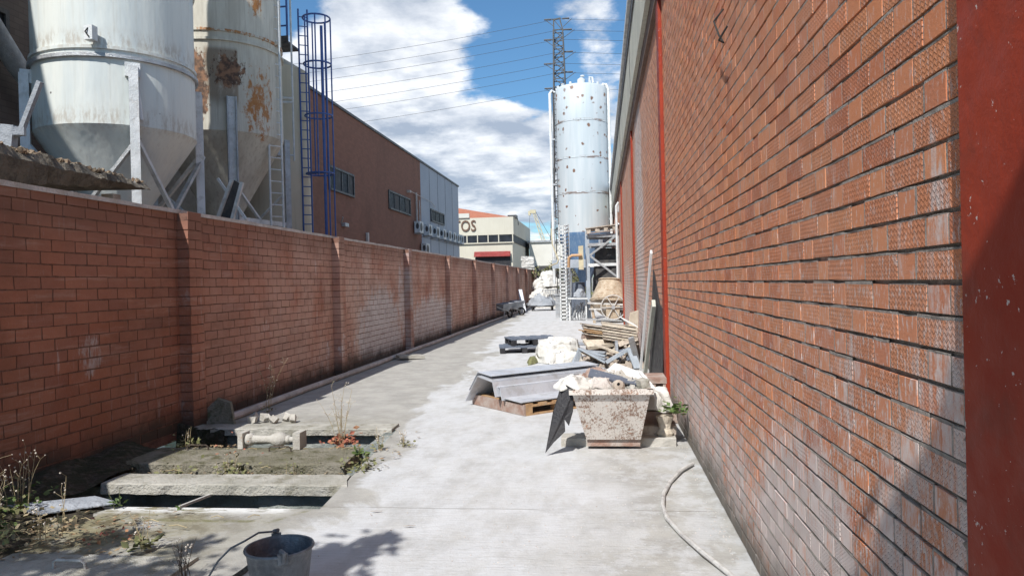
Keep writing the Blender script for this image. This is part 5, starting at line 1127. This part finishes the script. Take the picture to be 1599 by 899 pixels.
M['fence'] = wmat('dark_fence', (.07, .085, .07), (.10, .11, .09), 3, .8, bmp=0)
for i in range(4): mk('panel', B().ab((-4.8+i*1.4, 55.6, 0), (-3.45+i*1.4, 55.65, 1.9)), 'fence', fe); mk('post', B().ab((-3.43+i*1.4, 55.55, 0), (-3.37+i*1.4, 55.62, 2.0)), 'grey_metal', fe)

# ------------------------------------------------------------------ plants
def leafy(b, c, n, spread, size, r, up=.5):
    for _ in range(n):
        p = Vector(c)+Vector((r.gauss(0, spread), r.gauss(0, spread), abs(r.gauss(0, spread*.8))))
        d_ = Vector((r.uniform(-1, 1), r.uniform(-1, 1), r.uniform(-.2, 1)*up)).normalized(); s_ = size*r.uniform(.5, 1.3)
        w = d_.cross(Vector((r.uniform(-1, 1), r.uniform(-1, 1), 1))).normalized()*s_*.32
        b.add([p, p+d_*s_*.5+w, p+d_*s_, p+d_*s_*.5-w], [(0, 1, 2, 3)])
    return b
def weed(x, y, z, label, leaf='leaf_olive', n=40, spread=.05, size=.05, stems=4, sh=.15, heads=0, seed=0, stem_mat='dry', name='weed_plant', cat='weed', group=None):
    r = random.Random(seed); t = thing(name, label, cat, (x, y, z), group)
    if n: mk('leaves', leafy(B(), (x, y, z+.01), n, spread, size, r), leaf, t)
    b = B(); hb = B()
    for _ in range(stems):
        a = r.random()*6.28; l = sh*r.uniform(.6, 1.15); lean = r.uniform(.05, .35); q0 = Vector((x+r.gauss(0, spread*.4), y+r.gauss(0, spread*.4), z)); pts = [q0]
        for k in range(4): pts.append(q0+Vector((math.cos(a)*lean*l*(k+1)/4*((k+1)/4), math.sin(a)*lean*l*(k+1)/4, l*(k+1)/4)))
        b.tube(pts, [.003, .0028, .0024, .002, .0014], 4, cap=False)
        for k in range(heads):
            q2 = pts[r.choice((2, 3, 4))]; d_ = Vector((r.uniform(-1, 1), r.uniform(-1, 1), r.uniform(.2, 1))).normalized()*r.uniform(.03, .09)*min(1, sh*3)
            b.tube([q2, q2+d_], .0012, 3, cap=False); s_ = r.uniform(.002, .0045); hb.box(q2+d_, (s_*2, s_*2, s_*2.4), Euler((r.random()*3, r.random()*3, 0)).to_matrix())
    if stems: mk('stems', b, stem_mat, t)
    if heads: mk('seedheads', hb, 'petal', t)
    return t
weed(-2.60, 7.12, .0, 'red leaved weed with tall dry stalks at the right end of the pit', 'leaf_red', 110, .075, .06, 9, .55, 7, 1)
weed(-2.30, 6.75, .0, 'upright green weed right of the red leaved one', 'leaf', 26, .02, .07, 3, .18, 0, 2, 'leaf_olive')
weed(-2.18, 6.98, .0, 'small weed with pale seedheads right of the upright green one', 'leaf_olive', 30, .04, .04, 6, .17, 4, 3)
weed(-1.98, 7.15, .0, 'rightmost small weed with pale seedheads', 'leaf_olive', 30, .04, .035, 5, .15, 4, 4)
weed(-2.13, 6.25, -.02, 'low green tuft at the right corner of the mossy cover', 'leaf_olive', 110, .08, .045, 4, .10, 0, 5)
weed(-3.30, 6.16, -.06, 'bushy weed in the middle of the soil strip', 'leaf_olive', 110, .085, .05, 8, .18, 3, 6)
weed(-3.82, 6.16, -.06, 'small weed at the left of the soil strip', 'leaf_olive', 60, .06, .045, 4, .12, 1, 7)
weed(-2.75, 6.2, -.06, 'sparse weed at the right of the soil strip', 'leaf_olive', 40, .1, .03, 2, .12, 0, 8)
weed(-4.15, 6.92, .03, 'leggy weed at the left end of the mossy cover', 'leaf_olive', 40, .06, .05, 5, .20, 1, 9)
weed(-3.62, 5.08, .0, 'bright green seedling on the left lip of the front pit', 'leaf', 24, .03, .05, 2, .14, 0, 10, 'leaf_olive')
weed(-3.12, 5.07, -.02, 'tiny seedling at the middle of the front pit lip', 'leaf', 10, .015, .04, 1, .08, 0, 11, 'leaf_olive')
weed(-3.75, 4.72, .02, 'thin dry stalk with a dark head by the left pit lip', 'leaf_olive', 4, .03, .03, 2, .36, 4, 12)
weed(-2.85, 4.22, .02, 'dry pale tuft on the slab above the white wire handle', 'leaf_olive', 36, .035, .07, 5, .20, 2, 13)
weed(-2.32, 3.80, .0, 'spiky dry twig tuft left of the zinc bucket', 'bark', 0, .05, .05, 10, .24, 2, 14, 'bark')
weed(-3.15, 4.30, .02, 'low reddish tuft beside the front cover', 'leaf_red', 36, .07, .03, 1, .05, 0, 15)
weed(-4.35, 9.2, .0, 'dry seeding weed growing against the left wall', 'leaf_olive', 20, .05, .04, 5, .6, 9, 16)
weed(.68, 7.22, .30, 'green leaves sprouting over the timbers by the right wall', 'leaf', 70, .06, .07, 2, .1, 0, 17, 'leaf_olive')
for i, (x, y, h, n) in enumerate(((-3.95, 4.25, .34, 14), (-4.1, 4.5, .46, 14), (-3.75, 4.05, .26, 10), (-4.2, 4.85, .50, 12), (-3.5, 4.25, .24, 8))):
    t = weed(x, y, .06, ['clump of green and dry grass at the left edge', 'tall seeding grass clump against the dark wall foot', 'short dry grass clump nearest the camera', 'dark tall grass clump behind the others', 'thin straw coloured stalks on the front slab'][i], ['leaf', 'leaf_olive', 'leaf_olive', 'leaf', 'dry'][i], 90, .10, .05, n, h*.8, 3, 30+i, name='grass_clump', cat='grass')
weed(-3.45, 6.5, .03, 'flat dead leaf patch on the mossy cover', 'leaf_red', 26, .12, .03, 0, 0, 0, 44)
# leaf and twig litter
b = B(); r = random.Random(77)
for _ in range(620):
    k = r.random()
    if k < .35: x, y, z = r.uniform(-4.3, -2.3), r.uniform(6.02, 6.28), -.05
    elif k < .75: x, y, z = r.uniform(-4.0, -2.9), r.gauss(4.45, .22), .015
    elif k < .88: x, y, z = r.uniform(-4.4, -3.6), r.uniform(6.9, 7.0), .04
    else: x, y, z = r.uniform(-2.4, -1.9), r.uniform(6.2, 7.9), .005
    s_ = r.uniform(.008, .028); a = r.random()*3.14; u = Vector((math.cos(a), math.sin(a), r.uniform(-.3, .3)))*s_; w = Vector((-math.sin(a), math.cos(a), r.uniform(-.3, .3)))*s_*r.uniform(.25, .7); p = Vector((x, y, z+.012))
    b.add([p-u, p+w, p+u, p-w], [(0, 1, 2, 3)])
M['litter'] = wmat('dry_leaf_litter', (.34, .26, .16), (.20, .12, .06), 30, .9, bmp=0)
struct('leaf_litter', b, 'litter', kind='stuff')
b = B()
for _ in range(26): x, y = r.uniform(-4.2, -2.4), r.choice((r.uniform(6.0, 6.3), r.uniform(4.2, 4.9), 6.9)); a = r.random()*3.14; l = r.uniform(.05, .22); b.tube([(x, y, .03), (x+math.cos(a)*l*.5, y+math.sin(a)*l*.3, .04), (x+math.cos(a)*l, y+math.sin(a)*l*.6, .025)], .003, 4)
struct('twig_litter', b, 'dry', kind='stuff')
b = B()
for _ in range(900):
    y = 3.2+r.random()**1.6*14; x = r.choice((r.uniform(-1.8, .75), r.gauss(.72, .04), r.gauss(-.9, .5)))
    if x > .79 or x < -2: continue
    s_ = r.uniform(.002, .0055); b.box((x, y, s_*.4), (s_*1.6, s_*1.3, s_), rotz(r.random()*3), jit=s_*.2)
struct('stone_crumbs', b, 'mortar_cap', kind='stuff')
for i, (x, y, a) in enumerate(((-1.30, 4.75, .3), (-1.62, 5.05, .2), (-3.0, 4.98, 0))):
    one('dead_leaf', B().slab([(x-.04, y, .01), (x, y-.012, .018), (x+.045, y+.005, .012), (x, y+.012, .01)], .002), 'litter', ['curled brown leaf on the white dust', 'small dark leaf near the pit corner', 'long brown twig on the front slab'][i], 'leaf', (x, y, .01))
# bush beyond the rubble
bu = thing('far_bush', 'dusty green bush behind the far bag stack', 'bush', (-3, 52, 0)); r = random.Random(5); b = B()
for _ in range(26): b = leafy(b, (-3.2+r.uniform(-1.6, 2.2), 52+r.uniform(-.8, .8), r.uniform(.3, 2.6)), 40, .35, .22, r, 1)
mk('leaves', b, 'leaf_olive', bu); mk('stems', B().tube([(-3, 52, 0), (-3.1, 52, 2.2)], .05, 6).tube([(-2.6, 52, 0), (-2.2, 52, 2)], .04, 6), 'bark', bu)

# ------------------------------------------------------------------ tree behind the viewer, shading the foreground
te = thing('shade_tree', 'leafy tree standing behind the viewer beside the left pits', 'tree', (-3.4, -1.6, 0)); r = random.Random(9)
mk('trunk', B().tube([(-3.4, -1.6, 0), (-3.38, -1.55, 1.2), (-3.2, -1.4, 2.4), (-2.9, -1.2, 3.4)], [.13, .11, .09, .07], 10), 'bark', te, smooth=True)
lb = B(); tb_ = B()
CL = [(-0.04, -1.17, 4.38, 0.22, 520), (-0.09, -1.3, 4.2, 0.3, 800), (-0.09, -1.1, 4.25, 0.26, 700), (-0.15, -1.28, 4.05, 0.28, 700), (-0.17, -1.11, 4.1, 0.24, 500), (-0.23, -1.23, 4.0, 0.3, 600), (-0.25, -0.96, 4.02, 0.2, 260), (-0.15, -1.62, 4.0, 0.3, 500), (-0.2, -1.54, 3.9, 0.3, 500), (-0.12, -1.07, 4.55, 0.1, 60), (-0.17, -0.86, 4.2, 0.08, 50), (-0.58, -0.8, 4.0, 0.3, 160), (-2.83, 0.5, 4.0, 0.3, 240), (-3.78, 0.3, 4.0, 0.4, 260), (-4.38, 0.6, 4.0, 0.3, 170), (-4.39, 0.71, 4.4, 0.16, 60), (-4.93, 0.67, 3.8, 0.45, 300), (-3.73, 0.78, 4.2, 0.1, 30), (-2.75, 0.63, 4.2, 0.2, 150), (-2.58, 0.85, 4.3, 0.1, 45), (-2.58, 0.3, 4.0, 0.2, 100)]
for cx_, cy_, cz_, rad, n in CL:
    tb_.tube([(-2.95, -1.25, 3.3), ((cx_-2.95)/2, (cy_-1.25)/2, (cz_+3.3)/2+.2), (cx_, cy_, cz_)], [.04, .03, .01], 5)
    for _ in range(int(n*1.7)):
        p = Vector((r.gauss(cx_, rad*.5), r.gauss(cy_, rad*.5), r.gauss(cz_, rad*.4))); d_ = Vector((r.uniform(-1, 1), r.uniform(-1, 1), r.uniform(-.6, .6))).normalized(); s_ = r.uniform(.07, .15); w = d_.cross(Vector((r.uniform(-1, 1), r.uniform(-1, 1), 1))).normalized()*s_*.3
        lb.add([p, p+d_*s_*.5+w, p+d_*s_, p+d_*s_*.5-w], [(0, 1, 2, 3)])
mk('branches', tb_, 'bark', te); mk('crown', lb, 'leaf', te)
